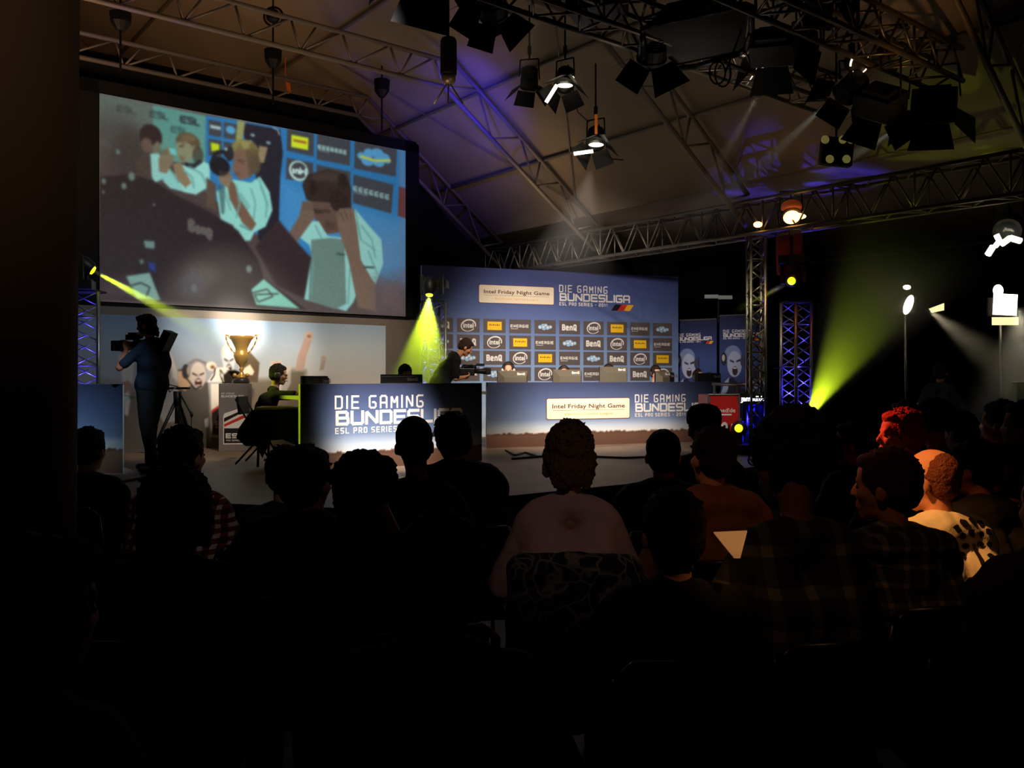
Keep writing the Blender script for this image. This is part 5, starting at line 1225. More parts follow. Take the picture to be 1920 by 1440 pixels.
def person(label, loc, yaw, pose, hair=(20, 16, 14), shirt=(20, 20, 22), pants=(18, 18, 22), skn=(190, 140, 116), head=(0, 0, 0), hstyle='short', vox=.012, shirt_m=None, sleeve=.5,
           group=None, extra=None, top=None, fat=.0, hats=None, hs=1.0, name='person', hood=None, sole=0.0, hvox=.010):
    """pose: dict of joints in the person's own frame (facing +y, feet level 0)"""
    o = thing(name, label, 'person', loc, math.radians(yaw), group, True)
    P = {a: V(b) for a, b in pose.items() if a != 'curl'}
    hip, ch, sh, nk = P['hip'], P['chest'], P['sh'], P['neck']
    Hm = Matrix.Translation(nk) @ rot(*head) @ Matrix.Scale(hs, 4) @ Matrix.Translation((0, .02, .145))
    sm = skin(skn)
    k = MB(); torso(k, 0, hip, ch, sh, nk, 0)
    k.cap(sh+V((0, -.005, .0)), .060, nk, .050); k.cap(nk, .050, (Hm @ V((0, -.018, -.04))), .050*hs)
    head_blobs(k, Hm, None)
    fa = .0
    for s_, q in ((-1, 'l'), (1, 'r')):
        S0 = sh+V((s_*(.150+fat*.35), 0, -.035)); E, Wr = P['e'+q], P['w'+q]
        k.cap(S0, .052, S0.lerp(E, .5), .047); k.cap(S0.lerp(E, .5), .047, E, .039); k.cap(E, .040, E.lerp(Wr, .35), .040); k.cap(E.lerp(Wr, .35), .040, Wr, .026)
        hd = P.get('h'+q, (Wr-E).normalized()); hn = P.get('n'+q, V((0, 0, 1)))
        hand(k, Wr, hd, hn, pose.get('curl', .5), 1.0, s_)
        K, A = P['k'+q], P['a'+q]; h0 = hip+V((s_*.09, 0, -.02))
        k.cap(h0, .088, K, .056); k.cap(K, .056, K.lerp(A, .35), .056); k.cap(K.lerp(A, .35), .056, A, .036)
        fd = P.get('f'+q, V((0, 1, 0))); k.cap(A-fd*.03+V((0, 0, -.03)), .034, A+fd*.15+V((0, 0, -.055)), .026)
    body = fuse(k, 'body', sm, o, vox, 3 if vox > .009 else 2)
    # clothes
    k = MB(); g_ = .016+fat; torso(k, g_, hip+V((0, 0, .02)), ch, sh, nk, 0, fat*.5)
    for s_, q in ((-1, 'l'), (1, 'r')):
        S0 = sh+V((s_*(.150+fat*.35), 0, -.035)); E, Wr = P['e'+q], P['w'+q]
        if sleeve <= 1: M = S0.lerp(E, min(1, sleeve*2)) ; k.cap(S0, .062+fat*.3, M, .057+fat*.2)
        if sleeve > .5: k.cap(E, .056, E.lerp(Wr, min(.92, (sleeve-.5)*2)), .046)
    k.ell(sh+V((0, -.012, .035)), (.085, .075, .045))
    if hood:
        for a in np.linspace(.2, PI-.2, 7): k.ell(sh+V((.115*math.cos(a), -.075-.055*math.sin(a), .035+.02*math.sin(a))), (.055, .05, .05))
        k.ell(sh+V((0, -.13, -.03)), (.10, .05, .09))
    shm = shirt_m or cloth(shirt, 'shirt')
    so = fuse(k, 'hoodie' if hood else 'shirt', shm, o, max(vox, .012), 4, disp=.006, dscale=9)
    k = MB()
    for s_, q in ((-1, 'l'), (1, 'r')):
        K, A = P['k'+q], P['a'+q]; h0 = hip+V((s_*.09, 0, -.01)); k.cap(hip+V((s_*.03, 0, .04)), .118+fat*.6, h0, .106+fat*.5); k.cap(h0, .104+fat*.5, K, .074); k.cap(K, .074, A+V((0, 0, .02)), .056)
    fuse(k, 'trousers', cloth(pants, 'trousers'), o, .014, 3, disp=.006, dscale=10)
    for s_, q in ((-1, 'l'), (1, 'r')):
        A = P['a'+q]; fd = P.get('f'+q, V((0, 1, 0))); k = MB()
        k.cap(A-fd*.04+V((0, 0, -.035)), .044, A+fd*.17+V((0, 0, -.045)), .038); k.cap(A+V((0, 0, -.01)), .047, A+V((0, 0, -.04)), .046)
        fuse(k, 'shoe', mat('shoe', (26, 24, 24), .6), o, .012, 2)
    # hair
    hm = hairm(hair)
    k = MB(); k.X = Hm
    if hstyle in ('short', 'cap', 'balding', 'buzz', 'bald'):
        t_ = {'short': .012, 'cap': .010, 'balding': .008, 'buzz': .005, 'bald': .003}[hstyle]
        if hstyle != 'bald':
            k.ell((0, -.020, .042), (.078+t_, .092+t_, .086+t_)); k.ell((0, -.045, -.005), (.070+t_, .062+t_, .075))
            if hstyle == 'short': k.ell((0, .045, .092), (.060, .045, .030)); k.cap((-.066, .02, .02), .018, (-.068, .015, -.01), .012); k.cap((.066, .02, .02), .018, (.068, .015, -.01), .012)
        else: k.ell((0, -.042, .026), (.081, .074, .086)); k.ell((0, -.045, -.02), (.072, .062, .06)); k.cap((-.070, .0, .01), .016, (-.068, .012, -.01), .010); k.cap((.070, .0, .01), .016, (.068, .012, -.01), .010)
    elif hstyle == 'curly':
        for i in range(70):
            a = random.uniform(0, 2*PI); e = random.uniform(-.35, 1.5); c = V((.088*math.cos(a)*math.cos(e), -.018+.104*math.sin(a)*math.cos(e), .045+.098*math.sin(e)))
            if c.y > .055 and c.z < .07: continue
            k.ell(c, (.024, .024, .024))
        k.ell((0, -.018, .045), (.088, .102, .094))
    elif hstyle == 'mop':
        k.ell((0, -.012, .040), (.094, .112, .100)); k.ell((0, -.030, -.020), (.092, .085, .085)); k.cap((-.076, -.01, .0), .03, (-.084, -.005, -.07), .016); k.cap((.076, -.01, .0), .03, (.086, -.005, -.075), .016)
        for a in np.linspace(-2.6, -.5, 9): k.cap((.075*math.cos(a), -.02+.085*math.sin(a), -.04), .022, (.082*math.cos(a), -.022+.085*math.sin(a), -.105-.01*math.sin(a*5)), .008)
    elif hstyle == 'long':
        k.ell((0, -.015, .040), (.088, .108, .096)); k.ell((0, -.045, -.035), (.082, .072, .095)); k.cap((-.07, .03, .03), .03, (-.078, .02, -.08), .016); k.cap((.07, .03, .03), .03, (.078, .02, -.08), .016); k.cap((0, -.09, -.04), .04, (0, -.11, -.12), .022); k.ell((0, .05, .09), (.07, .05, .035))
    dp = {'short': .004, 'curly': .012, 'mop': .009, 'long': .010, 'balding': .003, 'buzz': .002, 'cap': .004, 'bald': .002}[hstyle]
    ho = fuse(k, 'hair', hm, o, hvox, 1, disp=dp, dscale=55)
    if hstyle in ('short', 'curly', 'mop') and vox >= .008:       # loose strands at the outline
        k = MB(); k.X = Hm
        for i in range(110):
            a = random.uniform(0, 2*PI); e = random.uniform(.0, 1.5); c = V((math.cos(a)*math.cos(e), math.sin(a)*math.cos(e), math.sin(e)))
            if c.y > .6 and c.z < .5: continue
            b = V((c.x*.084, -.018+c.y*.102, .042+c.z*.096)); t2 = b+c*random.uniform(.000, .006)+V((random.uniform(-.012, .012), random.uniform(-.012, .012), random.uniform(-.006, .006)))
            k.tube(b, t2, .007, .002, 5)
        bm = bmesh.new(); bm.from_mesh(ho.data)
        vs = [bm.verts.new(v) for v in k.v]
        for f in k.f: bm.faces.new([vs[i] for i in f]).smooth = True
        bm.to_mesh(ho.data); bm.free()
    if hats == 'cap':
        k = MB(); k.X = Hm; k.lathe([(.092, .035), (.096, .06), (.092, .10), (.070, .132), (.03, .145), (.004, .148)], (0, -.012, 0), None, 24)
        k.prism([V((-.07, .055, .045)), V((-.055, .145, .035)), V((0, .165, .035)), V((.055, .145, .035)), V((.07, .055, .045))], (0, 0, .008)); k.build('cap', cloth((14, 14, 16), 'cap'), o, True)
    if hats == 'headset':
        k = MB(); k.X = Hm; k.path([(.098*math.cos(a), -.004, .02+.125*math.sin(a)) for a in np.linspace(-.1, PI+.1, 15)], .010, 8); k.build('headband', M_plastic, o, True)
        for s_ in (-1, 1):
            k = MB(); k.X = Hm; k.ell((s_*.094, -.002, -.005), (.022, .042, .046)); k.build('ear_cup', mat('ear_cup', (60, 60, 60), .4) if extra != 'light' else mat('ear_cup_light', (200, 195, 185), .4), o, True)
        k = MB(); k.X = Hm; k.path([(-.094, .02, -.02), (-.075, .085, -.055), (-.04, .115, -.062)], .004); k.build('microphone', M_plastic, o, True)
    if hats == 'glasses' or extra == 'glasses':
        k = MB(); k.X = Hm
        for s_ in (-1, 1): k.path([(s_*(.034+.022*math.cos(a)), .100, .006+.016*math.sin(a)) for a in np.linspace(0, 2*PI, 11)], .0025, 5); k.path([(s_*.056, .098, .008), (s_*.080, .01, .006)], .0025, 5)
        k.build('glasses', M_plastic, o, True)
    for s_ in (-1, 1):
        k = MB(); k.X = Hm; k.ell((s_*.032, .083, .004), (.010, .006, .007), n=10); k.build('eye', mat('eye', (60, 50, 46), .2), o, True)
    return o, Hm, so
def seated(H, seat=.46, kz=.0, arms='lap', lean=0.0, twist=0):
    """sitting with the top of the head at H"""
    n = H-.275; s = n-.075; L = lean
    p = dict(hip=(0, -.02, seat+.10), chest=(0, -.02+L*.5, (seat+.1)*.38+s*.62), sh=(0, L, s), neck=(0, L*1.05+.005, n))
    for q, sg in (('l', -1), ('r', 1)):
        p['k'+q] = (sg*.13, .44, seat+.06); p['a'+q] = (sg*.14, .46, .085); p['e'+q] = (sg*.27, L+.08, s-.30); p['w'+q] = (sg*.12, L+.29, seat+.20)
        p['h'+q] = (-sg*.5, .85, -.1)
        if arms == 'table': p['e'+q] = (sg*.27, L+.16, s-.27); p['w'+q] = (sg*.16, L+.40, s-.30); p['h'+q] = (-sg*.1, 1, 0)
        if arms == 'cross': p['e'+q] = (sg*.30, L+.05, s-.27); p['w'+q] = (-sg*.02, L+.22, s-.26); p['h'+q] = (-sg, .1, .1)
        if arms == 'wide': p['e'+q] = (sg*.33, L+.04, s-.28); p['w'+q] = (sg*.24, L+.26, seat+.18); p['h'+q] = (-sg*.2, 1, 0)
    return p

# ---- stacking chair used all over the audience
def make_chair():
    o = thing('stacking_chair', '', 'chair', (0, 0, 0), 0, None, True)
    k = MB(); k.prism([V((-.21, -.18, .44)), V((.21, -.18, .44)), V((.22, .22, .455)), V((-.22, .22, .455))], (0, 0, .035)); k.build('seat', M_cloth, o, bevel=.012)
    k = MB(); k.prism([V((-.21, -.235, .60)), V((.21, -.235, .60)), V((.20, -.275, .88)), V((-.20, -.275, .88))], (0, .03, .004)); k.build('backrest', M_cloth, o, bevel=.012)
    k = MB(); k.path([(-.225, -.19, .45), (-.225, -.235, .62), (-.215, -.285, .86), (-.17, -.29, .90), (.17, -.29, .90), (.215, -.285, .86), (.225, -.235, .62), (.225, -.19, .45)], .011, 8); k.build('back_frame', mat('chair_frame', (70, 68, 66), .35, .8), o, True)
    for sx in (-1, 1):
        for a, b in (((.215, .20), (.225, .25)), ((.215, -.18), (.235, -.27))):
            k = MB(); k.tube((sx*a[0], a[1], .45), (sx*b[0], b[1], .012), .011); k.build('leg', mat('chair_frame', (70, 68, 66), .35, .8), o, True)
    return o
CH0 = make_chair(); first_chair = [True]
def chair(x, y, yaw, label):
    if first_chair[0]: c = CH0; first_chair[0] = False
    else: c = copy_tree(CH0)
    c.location = (x, y, 0); c.rotation_euler = (0, 0, math.radians(yaw)); c['label'] = label; c['group'] = 'chairs of the audience'
    return c
def aud(label, px, top, d, yaw, cl, seat=True, arms='lap', lean=.03, **kw):
    """an audience member whose head top stands at px, top seen at distance d"""
    p = W(px, top, d); H = p.z
    kw.setdefault('fat', .01)
    y = math.radians(yaw); lx = kw.pop('dx', 0)
    # the head leans ahead of the hips
    off = Matrix.Rotation(y, 3, 'Z') @ V((0, lean*1.05+.02, 0))
    base = V((p.x-off.x, p.y-off.y, 0))
    o, Hm, so = person(label, base, yaw, seated(H, arms=arms, lean=lean), **kw)
    if seat: chair(base.x, base.y, yaw, 'black stacking chair under '+cl)
    return o, Hm, so, base
BK = (17, 15, 14)
A_ = 'audience seated before the stage'
# yaw 0 looks at the stage; positive turns left
aud('person in dark clothes at the far left, head half hidden by the dark post', 166, 803, 4.9, 0, 'the half hidden person beside the post', head=(-8, 0, 0), hair=(12, 10, 10), shirt=(22, 22, 24), group=A_, fat=.03, hs=1.0)
aud('person with short dark hair in a red and white checked shirt', 342, 801, 3.75, -6, 'the person in the checked shirt', head=(-14, 0, 0), hair=(12, 10, 10), shirt_m=mat_plaid('checked_shirt', (196, 176, 168), (110, 40, 40), (40, 16, 20), 26, .45), group=A_, fat=.03)
aud('dark haired person right behind the checked shirt, big dark head and shoulders', 325, 893, 2.6, -4, 'the person behind the checked shirt', head=(0, 5, 0), hair=(15, 13, 13), shirt=(16, 16, 18), group=A_, fat=.05, hstyle='mop', hs=1.10)
aud('person in a dark blue shirt, mostly hidden by the man with the orange badge', 535, 838, 3.9, 4, 'the hidden person in dark blue', head=(10, 4, 0), hair=(13, 11, 11), shirt=(28, 32, 48), group=A_, fat=.03)
oD, HmD, soD, bD = aud('broad person in black with an orange badge on the shoulder', 573, 838, 3.05, -6, 'the person with the orange badge', head=(-12, 0, 0), hair=(13, 11, 10), shirt=(15, 15, 17), group=A_, fat=.055, hstyle='short')
aud('curly haired person bowing the head to the left', 726, 852, 2.75, 22, 'the curly haired person', vox=.0085, lean=.10, head=(52, 26, 0), hair=(20, 14, 10), shirt=(15, 15, 17), skn=(168, 112, 92), group=A_, fat=.03, hstyle='curly')
aud('slim person with short dark hair before the bright left desk', 782, 780, 3.8, 6, 'the slim person before the left desk', head=(8, 0, -4), hair=(12, 10, 9), shirt=(16, 16, 18), group=A_, fat=.0, hstyle='buzz')
aud('person in a dark jacket leaning beside the slim person, right of the left desk', 857, 775, 4.3, 14, 'the person in the dark jacket', head=(20, 0, -8), hair=(12, 10, 9), shirt=(15, 15, 16), group=A_, fat=.05, sleeve=1.0)
aud('nearest person in the middle, large black head and wide shoulders', 827, 976, 1.72, -3, 'the nearest person in the middle', head=(0, 0, 0), hair=(11, 10, 10), shirt=(13, 13, 14), group=A_, fat=.05, sleeve=1.0, hs=1.04, hstyle='short')
oI, HmI, soI, bI = aud('person with a blond mop of hair in a pale pink shirt', 1066, 797, 3.45, 0, 'the blond person in the pink shirt', hs=1.05, head=(8, 0, 2), hair=(96, 66, 42), shirt=(176, 134, 126), group=A_, fat=.0, hstyle='mop')
aud('balding person in a black shirt right of the blond one', 1243, 806, 4.2, -3, 'the balding person', head=(-4, 0, 0), hair=(40, 26, 20), shirt=(14, 14, 15), skn=(170, 110, 90), group=A_, fat=.04, hstyle='balding')
aud('person wearing a dark cap, in front of the red flight case', 1320, 762, 4.75, -8, 'the person wearing a cap', head=(0, 0, 0), hair=(14, 11, 10), shirt=(16, 16, 18), group=A_, fat=.02, hstyle='cap', hats='cap')
aud('person in a brown hooded sweater with the hood down', 1334, 802, 3.6, 6, 'the person in the brown hoodie', head=(16, 0, 3), hair=(18, 13, 10), shirt=(120, 74, 48), group=A_, fat=.04, hood=True, sleeve=1.0)
aud('near person with black hair in front of the white paper', 1262, 918, 2.45, 2, 'the near person by the white paper', head=(6, 0, 0), hair=(12, 11, 11), shirt=(14, 14, 15), group=A_, fat=.03)
aud('tall near person with glasses in a dark plaid shirt, at the right', 1490, 798, 2.6, 8, 'the tall person in the plaid shirt', head=(26, 0, 0), hair=(12, 11, 11), shirt_m=mat_plaid('dark_plaid', (22, 22, 22), (58, 58, 54), (104, 100, 90), 9, .72), group=A_, fat=.0, extra='glasses', hs=1.10, hstyle='curly', skn=(120, 78, 62))
aud('person with dark short hair in profile left of the red lit one', 1601, 792, 5.0, 20, 'the profile person left of the red lit one', vox=.0085, head=(48, 0, 0), hair=(16, 11, 10), shirt=(15, 14, 15), skn=(150, 96, 80), group=A_, fat=.02)
aud('red haired person lit bright red, face in profile to the left', 1692, 768, 4.3, 25, 'the red lit person', vox=.0085, head=(58, 0, 0), hair=(190, 86, 40), shirt=(20, 18, 20), skn=(228, 160, 132), group=A_, fat=.02, hstyle='short')
aud('person in a checked hooded shirt before the one in the printed shirt', 1670, 843, 2.95, 10, 'the person in the checked hooded shirt', vox=.0085, head=(44, 2, 0), hair=(52, 26, 18), shirt_m=mat_plaid('hood_plaid', (34, 34, 32), (80, 74, 62), (132, 120, 96), 17, .74), skn=(176, 112, 90), group=A_, fat=.03, hood=True)
oR, HmR, soR, bR = aud('bald person in a cream shirt printed with a black tree', 1757, 838, 3.35, 16, 'the person in the cream printed shirt', vox=.0085, head=(30, 6, 0), hair=(120, 60, 34), shirt=(236, 214, 178), skn=(226, 150, 110), group=A_, fat=.03, hstyle='bald')
aud('dark person right of the bald one, holding a hand up', 1838, 826, 3.8, 20, 'the dark person right of the bald one', head=(20, 6, 0), hair=(12, 10, 10), shirt=(28, 22, 20), group=A_, fat=.04, arms='cross', skn=(190, 110, 80))
aud('person with spiky dark hair at the right edge, upper row', 1878, 753, 5.0, 25, 'the spiky haired person by the right edge', head=(20, 0, 0), hair=(14, 12, 12), shirt=(24, 22, 22), group=A_, fat=.03)
aud('person cut by the right edge of the picture, upper row', 1925, 752, 4.4, 22, 'the person cut by the right edge', head=(35, 0, 0), hair=(14, 12, 12), shirt=(26, 22, 22), skn=(150, 100, 84), group=A_, fat=.03)
aud('near person at the lower right edge in a dark grey top', 1985, 870, 2.4, 6, 'the near person at the lower right edge', head=(10, 0, 0), hair=(15, 13, 13), shirt=(30, 26, 24), group=A_, fat=.06, sleeve=1.0)
aud('far dark person between the red haired one and the flood light stand', 1697, 752, 5.9, 10, 'the far person behind the red haired one', head=(10, 0, 0), hair=(12, 10, 10), shirt=(20, 18, 18), group=A_)
aud('far dark person with round hair right of the red haired one', 1752, 756, 5.0, 14, 'the far round haired person', head=(12, 4, 0), hair=(12, 10, 10), shirt=(20, 18, 18), group=A_, hstyle='curly')
aud('far dark person in a broad jacket under the flood light beam', 1806, 772, 5.45, 14, 'the far person in the broad jacket', head=(10, 6, 0), hair=(18, 14, 13), shirt=(26, 24, 22), group=A_, fat=.05, sleeve=1.0)
aud('person close to the lens at the lower left, dark hair and shoulder before the post', 38, 1005, 1.45, -18, 'the closest person at the lower left', head=(-20, 6, 0), hair=(9, 9, 9), shirt=(12, 12, 13), group=A_, fat=.04, sleeve=1.0, hstyle='long')

# conforming prints
def conform(so, parent, pts2, O, ex, ey, d, m, name, lift=.004):
    """press flat shapes onto a garment: O, ex, ey, d in the person's frame"""
    me = so.data; bv = BVHTree.FromPolygons([v.co for v in me.vertices], [tuple(p.vertices) for p in me.polygons])
    bm = bmesh.new()
    for mi, poly_ in pts2:
        vs = [bm.verts.new((x, y, 0)) for x, y in poly_]
        f = bm.faces.new(vs); f.material_index = mi
    bmesh.ops.triangulate(bm, faces=bm.faces[:]); 
    for _ in range(2): bmesh.ops.subdivide_edges(bm, edges=[e for e in bm.edges if e.calc_length() > .018], cuts=1, use_grid_fill=True)
    for v in bm.verts:
        o_ = O+ex*v.co.x+ey*v.co.y
        hit = bv.ray_cast(o_-d*.6, d)
        v.co = hit[0]+hit[1]*lift if hit[0] is not None else o_
    me2 = bpy.data.meshes.new(name); bm.to_mesh(me2); bm.free()
    for x in m: me2.materials.append(x)
    o = bpy.data.objects.new(name, me2); COL.objects.link(o); attach(o, parent); return o
def blob(cx, cy, rx, ry, n=9, j=.25): return [(cx+rx*(1+random.uniform(-j, j))*math.cos(2*PI*i/n), cy+ry*(1+random.uniform(-j, j))*math.sin(2*PI*i/n)) for i in range(n)]
sh_z = HmR.translation.z-.145-.075
tree = [(0, [(-.008, -.10), (.010, -.10), (.008, .0), (-.006, .0)]), (0, [(-.06, -.115), (.06, -.112), (.0, -.09)])]
tree += [(0, blob(x, y, .017, .012)) for x, y in ((-.07, .06), (-.03, .075), (.02, .08), (.065, .065), (-.05, .03), (-.005, .04), (.045, .03), (.085, .035), (-.085, .0), (-.035, -.005), (.03, -.005), (.075, -.01), (.05, -.045), (-.055, -.04))]
tree += [(1, [(-.10, -.15), (-.04, -.13), (-.03, -.16), (-.09, -.18)]), (1, [(.0, -.12), (.10, -.08), (.10, -.11), (.01, -.16)]), (1, [(.02, -.17), (.11, -.13), (.11, -.15), (.03, -.19)]), (0, [(-.08, -.125), (-.06, -.115), (-.03, -.122), (-.04, -.135), (-.08, -.14)])]
conform(soR, oR, tree, V((.05, 0, sh_z+.0)), V((1, 0, 0)), V((0, 0, 1)), V((0, 1, 0)), [mat('tree_ink', (26, 18, 16), .8), mat('red_ink', (200, 60, 44), .8)], 'shirt_print')
sz = HmD.translation.z-.145-.075
conform(soD, oD, [(0, [(-.035, -.02), (.035, -.03), (.045, .0), (.025, .025), (-.025, .03), (-.04, .01)]), ], V((.115, 0, sz+.05)), V((1, 0, 0)), V((0, 0, 1)), V((0, 1, 0)), [mat('badge_orange', (190, 96, 40), .8), mat('tree_ink', (26, 18, 16), .8)], 'shoulder_badge')
conform(soD, oD, [(0, blob(0, -.0, .024, .010, 8, .1))], V((.115, 0, sz+.05)), V((1, 0, 0)), V((0, 0, 1)), V((0, 1, 0)), [mat('tree_ink', (26, 18, 16), .8)], 'badge_mark', .007)

# jacket hung over the blond person's chair
def mat_camo():
    m = bpy.data.materials.new('camouflage_cloth'); m.use_nodes = True; nt = m.node_tree; b = nt.nodes['Principled BSDF']; b.inputs['Roughness'].default_value = .9
    tc = nt.nodes.new('ShaderNodeTexCoord'); v = nt.nodes.new('ShaderNodeTexVoronoi'); v.inputs['Scale'].default_value = 15; v.feature = 'DISTANCE_TO_EDGE'
    n = nt.nodes.new('ShaderNodeTexNoise'); n.inputs['Scale'].default_value = 6
    mx = nt.nodes.new('ShaderNodeMixRGB'); mx.inputs[0].default_value = .25
    nt.links.new(tc.outputs['Object'], mx.inputs[1]); nt.links.new(tc.outputs['Object'], n.inputs['Vector']); nt.links.new(n.outputs['Color'], mx.inputs[2]); nt.links.new(mx.outputs[0], v.inputs['Vector'])
    r = nt.nodes.new('ShaderNodeValToRGB'); r.color_ramp.elements[0].color = (*lin((120, 104, 88)), 1); r.color_ramp.elements[1].color = (*lin((20, 18, 17)), 1); r.color_ramp.elements[1].position = .09
    nt.links.new(v.outputs['Distance'], r.inputs[0]); nt.links.new(r.outputs[0], b.inputs['Base Color']); return m
k = MB(); yb = bI.y-.27
for i in range(7):
    x = bI.x-.20+.066*i; k.cap((x, yb, .90), .05, (x+random.uniform(-.02, .02), yb-.03, .50), .055)
k.cap((bI.x-.19, yb, .90), .06, (bI.x+.19, yb, .90), .06); k.cap((bI.x+.20, yb, .86), .055, (bI.x+.34, yb+.02, .70), .05); k.ell((bI.x-.02, yb-.02, .93), (.12, .05, .04))
jk = fuse(k, 'patterned_jacket', mat_camo(), None, .014, 3, disp=.010, dscale=9)
tag(jk, 'dark patterned jacket hung over the chair back of the blond person', 'jacket')
# white paper near the brown hoodie
pp = W(1372, 1022, 3.15)
k = MB(); k.prism([W(1338, 1000, 2.42), W(1401, 997, 2.40), W(1388, 1047, 2.30), W(1376, 1047, 2.30)], (0, .004, .003))
tag(k.build('paper_sheet', mat('paper', (236, 228, 214), .8)), 'white sheet of paper shining orange between the brown hoodie and the dark plaid shirt', 'paper')

# ---- people on the stage
def stage_person(label, p, yaw, pose, **kw): return person(label, V((p.x, p.y, STZ)), yaw, pose, **kw)
# camera operator at the left, in profile to the left
pose = dict(hip=(0, 0, .96), chest=(0, -.04, 1.22), sh=(0, -.02, 1.43), neck=(0, .03, 1.50),
            kl=(-.10, -.02, .52), al=(-.12, -.15, .085), kr=(.10, .12, .52), ar=(.13, .17, .085),
            el=(-.30, .16, 1.17), wl=(-.14, .24, 1.36), hl=(.35, .5, .8), nl=(0, 1, -.3), er=(.31, .12, 1.16), wr=(.15, .28, 1.34), hr=(-.3, .5, .7), nr=(0, 1, -.3), curl=1.0)
q = g(285, 886); opy = 66
oc, Hc, _ = stage_person('camera operator in a dark blue shirt standing at the left, camera on the shoulder', q, opy, pose, hair=(40, 24, 18), shirt=(34, 44, 62), pants=(40, 42, 48), head=(22, 8, 0), hstyle='long', vox=.008, skn=(176, 110, 84), fat=.0, sleeve=.40)
def shoulder_camera(label, base, yaw, pts, s_=1.0, fwd=1.0):
    """base: person's foot point; pts: centre of the camera body in the person's frame"""
    o = thing('video_camera', label, 'camera', base, math.radians(yaw), None, True)
    c = V(pts); k = MB(); k.box(c, (.11*s_, .30*s_, .15*s_)); k.build('body', M_plastic, o, bevel=.012)
    k = MB(); R = Matrix.Rotation(-PI/2, 3, 'X'); k.lathe([(.045*s_, 0), (.05*s_, .10), (.062*s_, .17), (.07*s_, .18), (.07*s_, .24)], c+V((0, .14*s_, .01)), R, 18); k.build('lens', M_black, o, True)
    k = MB(); k.box(c+V((.0, .42*s_, .01)), (.15*s_, .10*s_, .12*s_)); k.build('lens_hood', M_black, o, bevel=.006)
    k = MB(); k.box(c+V((0, -.25*s_, -.02)), (.09*s_, .12*s_, .20*s_)); k.build('battery', M_black, o, bevel=.008)
    k = MB(); k.path([c+V((0, -.10*s_, .07*s_)), c+V((0, -.08*s_, .13*s_)), c+V((0, .12*s_, .13*s_)), c+V((0, .14*s_, .07*s_))], .014); k.build('handle', M_black, o, True)
    k = MB(); k.box(c+V((-.10*s_, .10*s_, .10*s_)), (.07, .14, .06)); k.tube(c+V((-.10*s_, .04, .10*s_)), c+V((-.10*s_, -.04, .11*s_)), .03); k.build('viewfinder', M_black, o)
    k = MB(); k.box(c+V((0, .20, .14*s_)), (.04, .12, .04)); k.build('microphone', M_black, o)
    return o
shoulder_camera('shoulder camera held by the camera operator at the left', V((q.x, q.y, STZ)), opy, (.12, .22, 1.42), 1.0)
k = MB(); p = W(312, 640, 9.75); k.box(p, (.09, .22, .24), Matrix.Rotation(.45, 3, 'Y')); k.path([W(300, 655, 9.75), W(303, 700, 9.7), W(318, 735, 10.2), W(330, 727, 11.3)], .007)
tag(k.build('battery_pack', M_black, bevel=.008), 'black battery pack behind the shoulder of the left camera operator', 'battery')
# headset presenter
hp = V((-3.06, 10.72, 0)); pose = seated(W(507, 683, 10.75).z-STZ, seat=.46, lean=.12, arms='table')
pose.update(er=(.26, .36, .98-.13), wr=(.16, .62, .80), el=(-.27, .30, .84), wl=(-.10, .56, .80), curl=.7)
oh, Hh, _ = stage_person('presenter with headset in a black and red shirt at the small table', hp, -72, pose, hair=(40, 30, 24), shirt=(22, 18, 20), pants=(18, 18, 20), head=(-8, 8, 0), hats='headset', extra='glasses', vox=.008, skn=(206, 160, 128), fat=.0, sleeve=.45)
# second camera operator
pose = dict(hip=(0, -.06, .94), chest=(0, .06, 1.17), sh=(0, .17, 1.34), neck=(0, .24, 1.39), kl=(-.10, .02, .50), al=(-.12, 0, .085), kr=(.10, .04, .50), ar=(.12, .02, .085),
            er=(.28, .16, 1.04), wr=(.13, .28, 1.06), hr=(-.1, 1, .1), nr=(.6, 0, -.8), el=(-.28, .20, 1.06), wl=(-.10, .36, 1.10), hl=(.1, 1, .2), nl=(-.5, 0, -.8), curl=.9)
q2 = V((-1.02, 12.75, 0))
stage_person('camera operator in black bending over a camera, before the sponsor wall', q2, -80, pose, hair=(50, 30, 22), shirt=(16, 16, 17), pants=(16, 16, 17), head=(0, 34, 0), hstyle='short', vox=.008, skn=(206, 142, 104), fat=.02, sleeve=.45)
shoulder_camera('camcorder held low by the bending camera operator', V((q2.x, q2.y, STZ)), -80, (.0, .36, 1.14), .75)
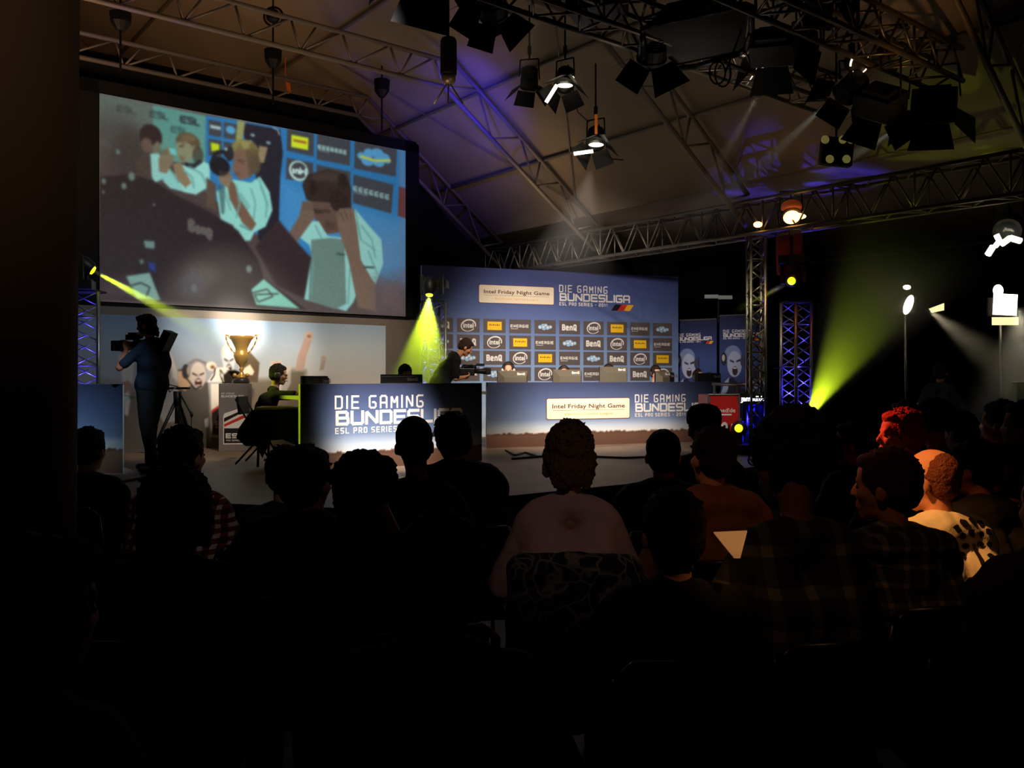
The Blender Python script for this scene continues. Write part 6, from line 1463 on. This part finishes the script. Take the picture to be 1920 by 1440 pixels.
# players on the left desk
p = W(757, 706, 11.35); stage_person('player with short dark hair behind the left desk monitor', p, 205, seated(W(757, 683, 11.35).z-STZ, arms='table'), hair=(14, 12, 12), shirt=(20, 20, 22), vox=.011, group='players at the desks', head=(0, 14, 0))
def player(label, px, top, d, col, **kw):
    p = W(px, 706, d); kw.setdefault('hats', 'headset'); kw.setdefault('skn', (214, 160, 128))
    stage_person(label, p, kw.pop('yaw', 180), seated(W(px, top, d).z-STZ-.01, arms='table'), shirt=col, vox=.010, group='players at the desks', **kw)
player('player in a teal shirt with a pale headset, leftmost on the right desk', 953, 679, 14.0, (30, 140, 170), hair=(60, 38, 28), extra='light', hstyle='buzz')
player('player in a red shirt behind the second hooded monitor', 1057, 686, 14.3, (206, 50, 70), hair=(80, 50, 36), extra='light', hstyle='buzz')
player('player in a pink red shirt hidden by the tall hooded monitor', 1141, 683, 14.6, (214, 52, 76), hair=(60, 40, 30), extra='light', hstyle='buzz')
player('player in a pink red shirt with dark hair, face showing left of a monitor', 1228, 685, 14.8, (214, 48, 72), hair=(48, 28, 20), hstyle='short', yaw=200)
player('player with a headset in front of the roll up banner', 1307, 692, 15.1, (60, 40, 60), hair=(50, 32, 26), hstyle='buzz', yaw=215)
# standing person in the far right
pose = dict(hip=(0, 0, .94), chest=(0, 0, 1.20), sh=(0, 0, 1.42), neck=(0, .02, 1.49), kl=(-.10, .02, .50), al=(-.12, 0, .085), kr=(.10, .02, .50), ar=(.12, 0, .085),
            er=(.29, .02, 1.14), wr=(.22, .18, .98), hr=(-.2, 1, 0), el=(-.29, .02, 1.14), wl=(-.22, .18, .98), hl=(.2, 1, 0))
p = W(1762, 700, 11.6); o, Hs, so = person('person in a dark blue jacket with a white armband standing at the far right', V((p.x, p.y, 0)), -50, pose, hair=(26, 18, 16), shirt=(30, 40, 62), pants=(20, 20, 26), sleeve=1.0, vox=.011, skn=(170, 90, 66), fat=.02)
k = MB(); a = V((-.29, .02, 1.20)); k.lathe([(.074, 0), (.075, .035)], a+V((.015, 0, 0)), None, 20); k.build('armband', mat('white_armband', (220, 214, 200), .8), o, True)
# pale box at the right edge and red bits behind the red case
p = W(1912, 738, 9.5); k = MB(); k.box(p, (.12, .10, .26)); k.box(p+V((0, -.052, .06)), (.08, .01, .06)); o = tag(k.build('equipment_box', mat('pale_box', (150, 160, 140), .6), bevel=.008), 'pale box cut by the right edge, on a dark stand', 'box')
k = MB(); k.box((p.x, p.y, (p.z-.13)/2), (.3, .3, p.z-.13)); tag(k.build('equipment_stand', M_black), 'dark stand under the pale box at the right edge', 'stand')
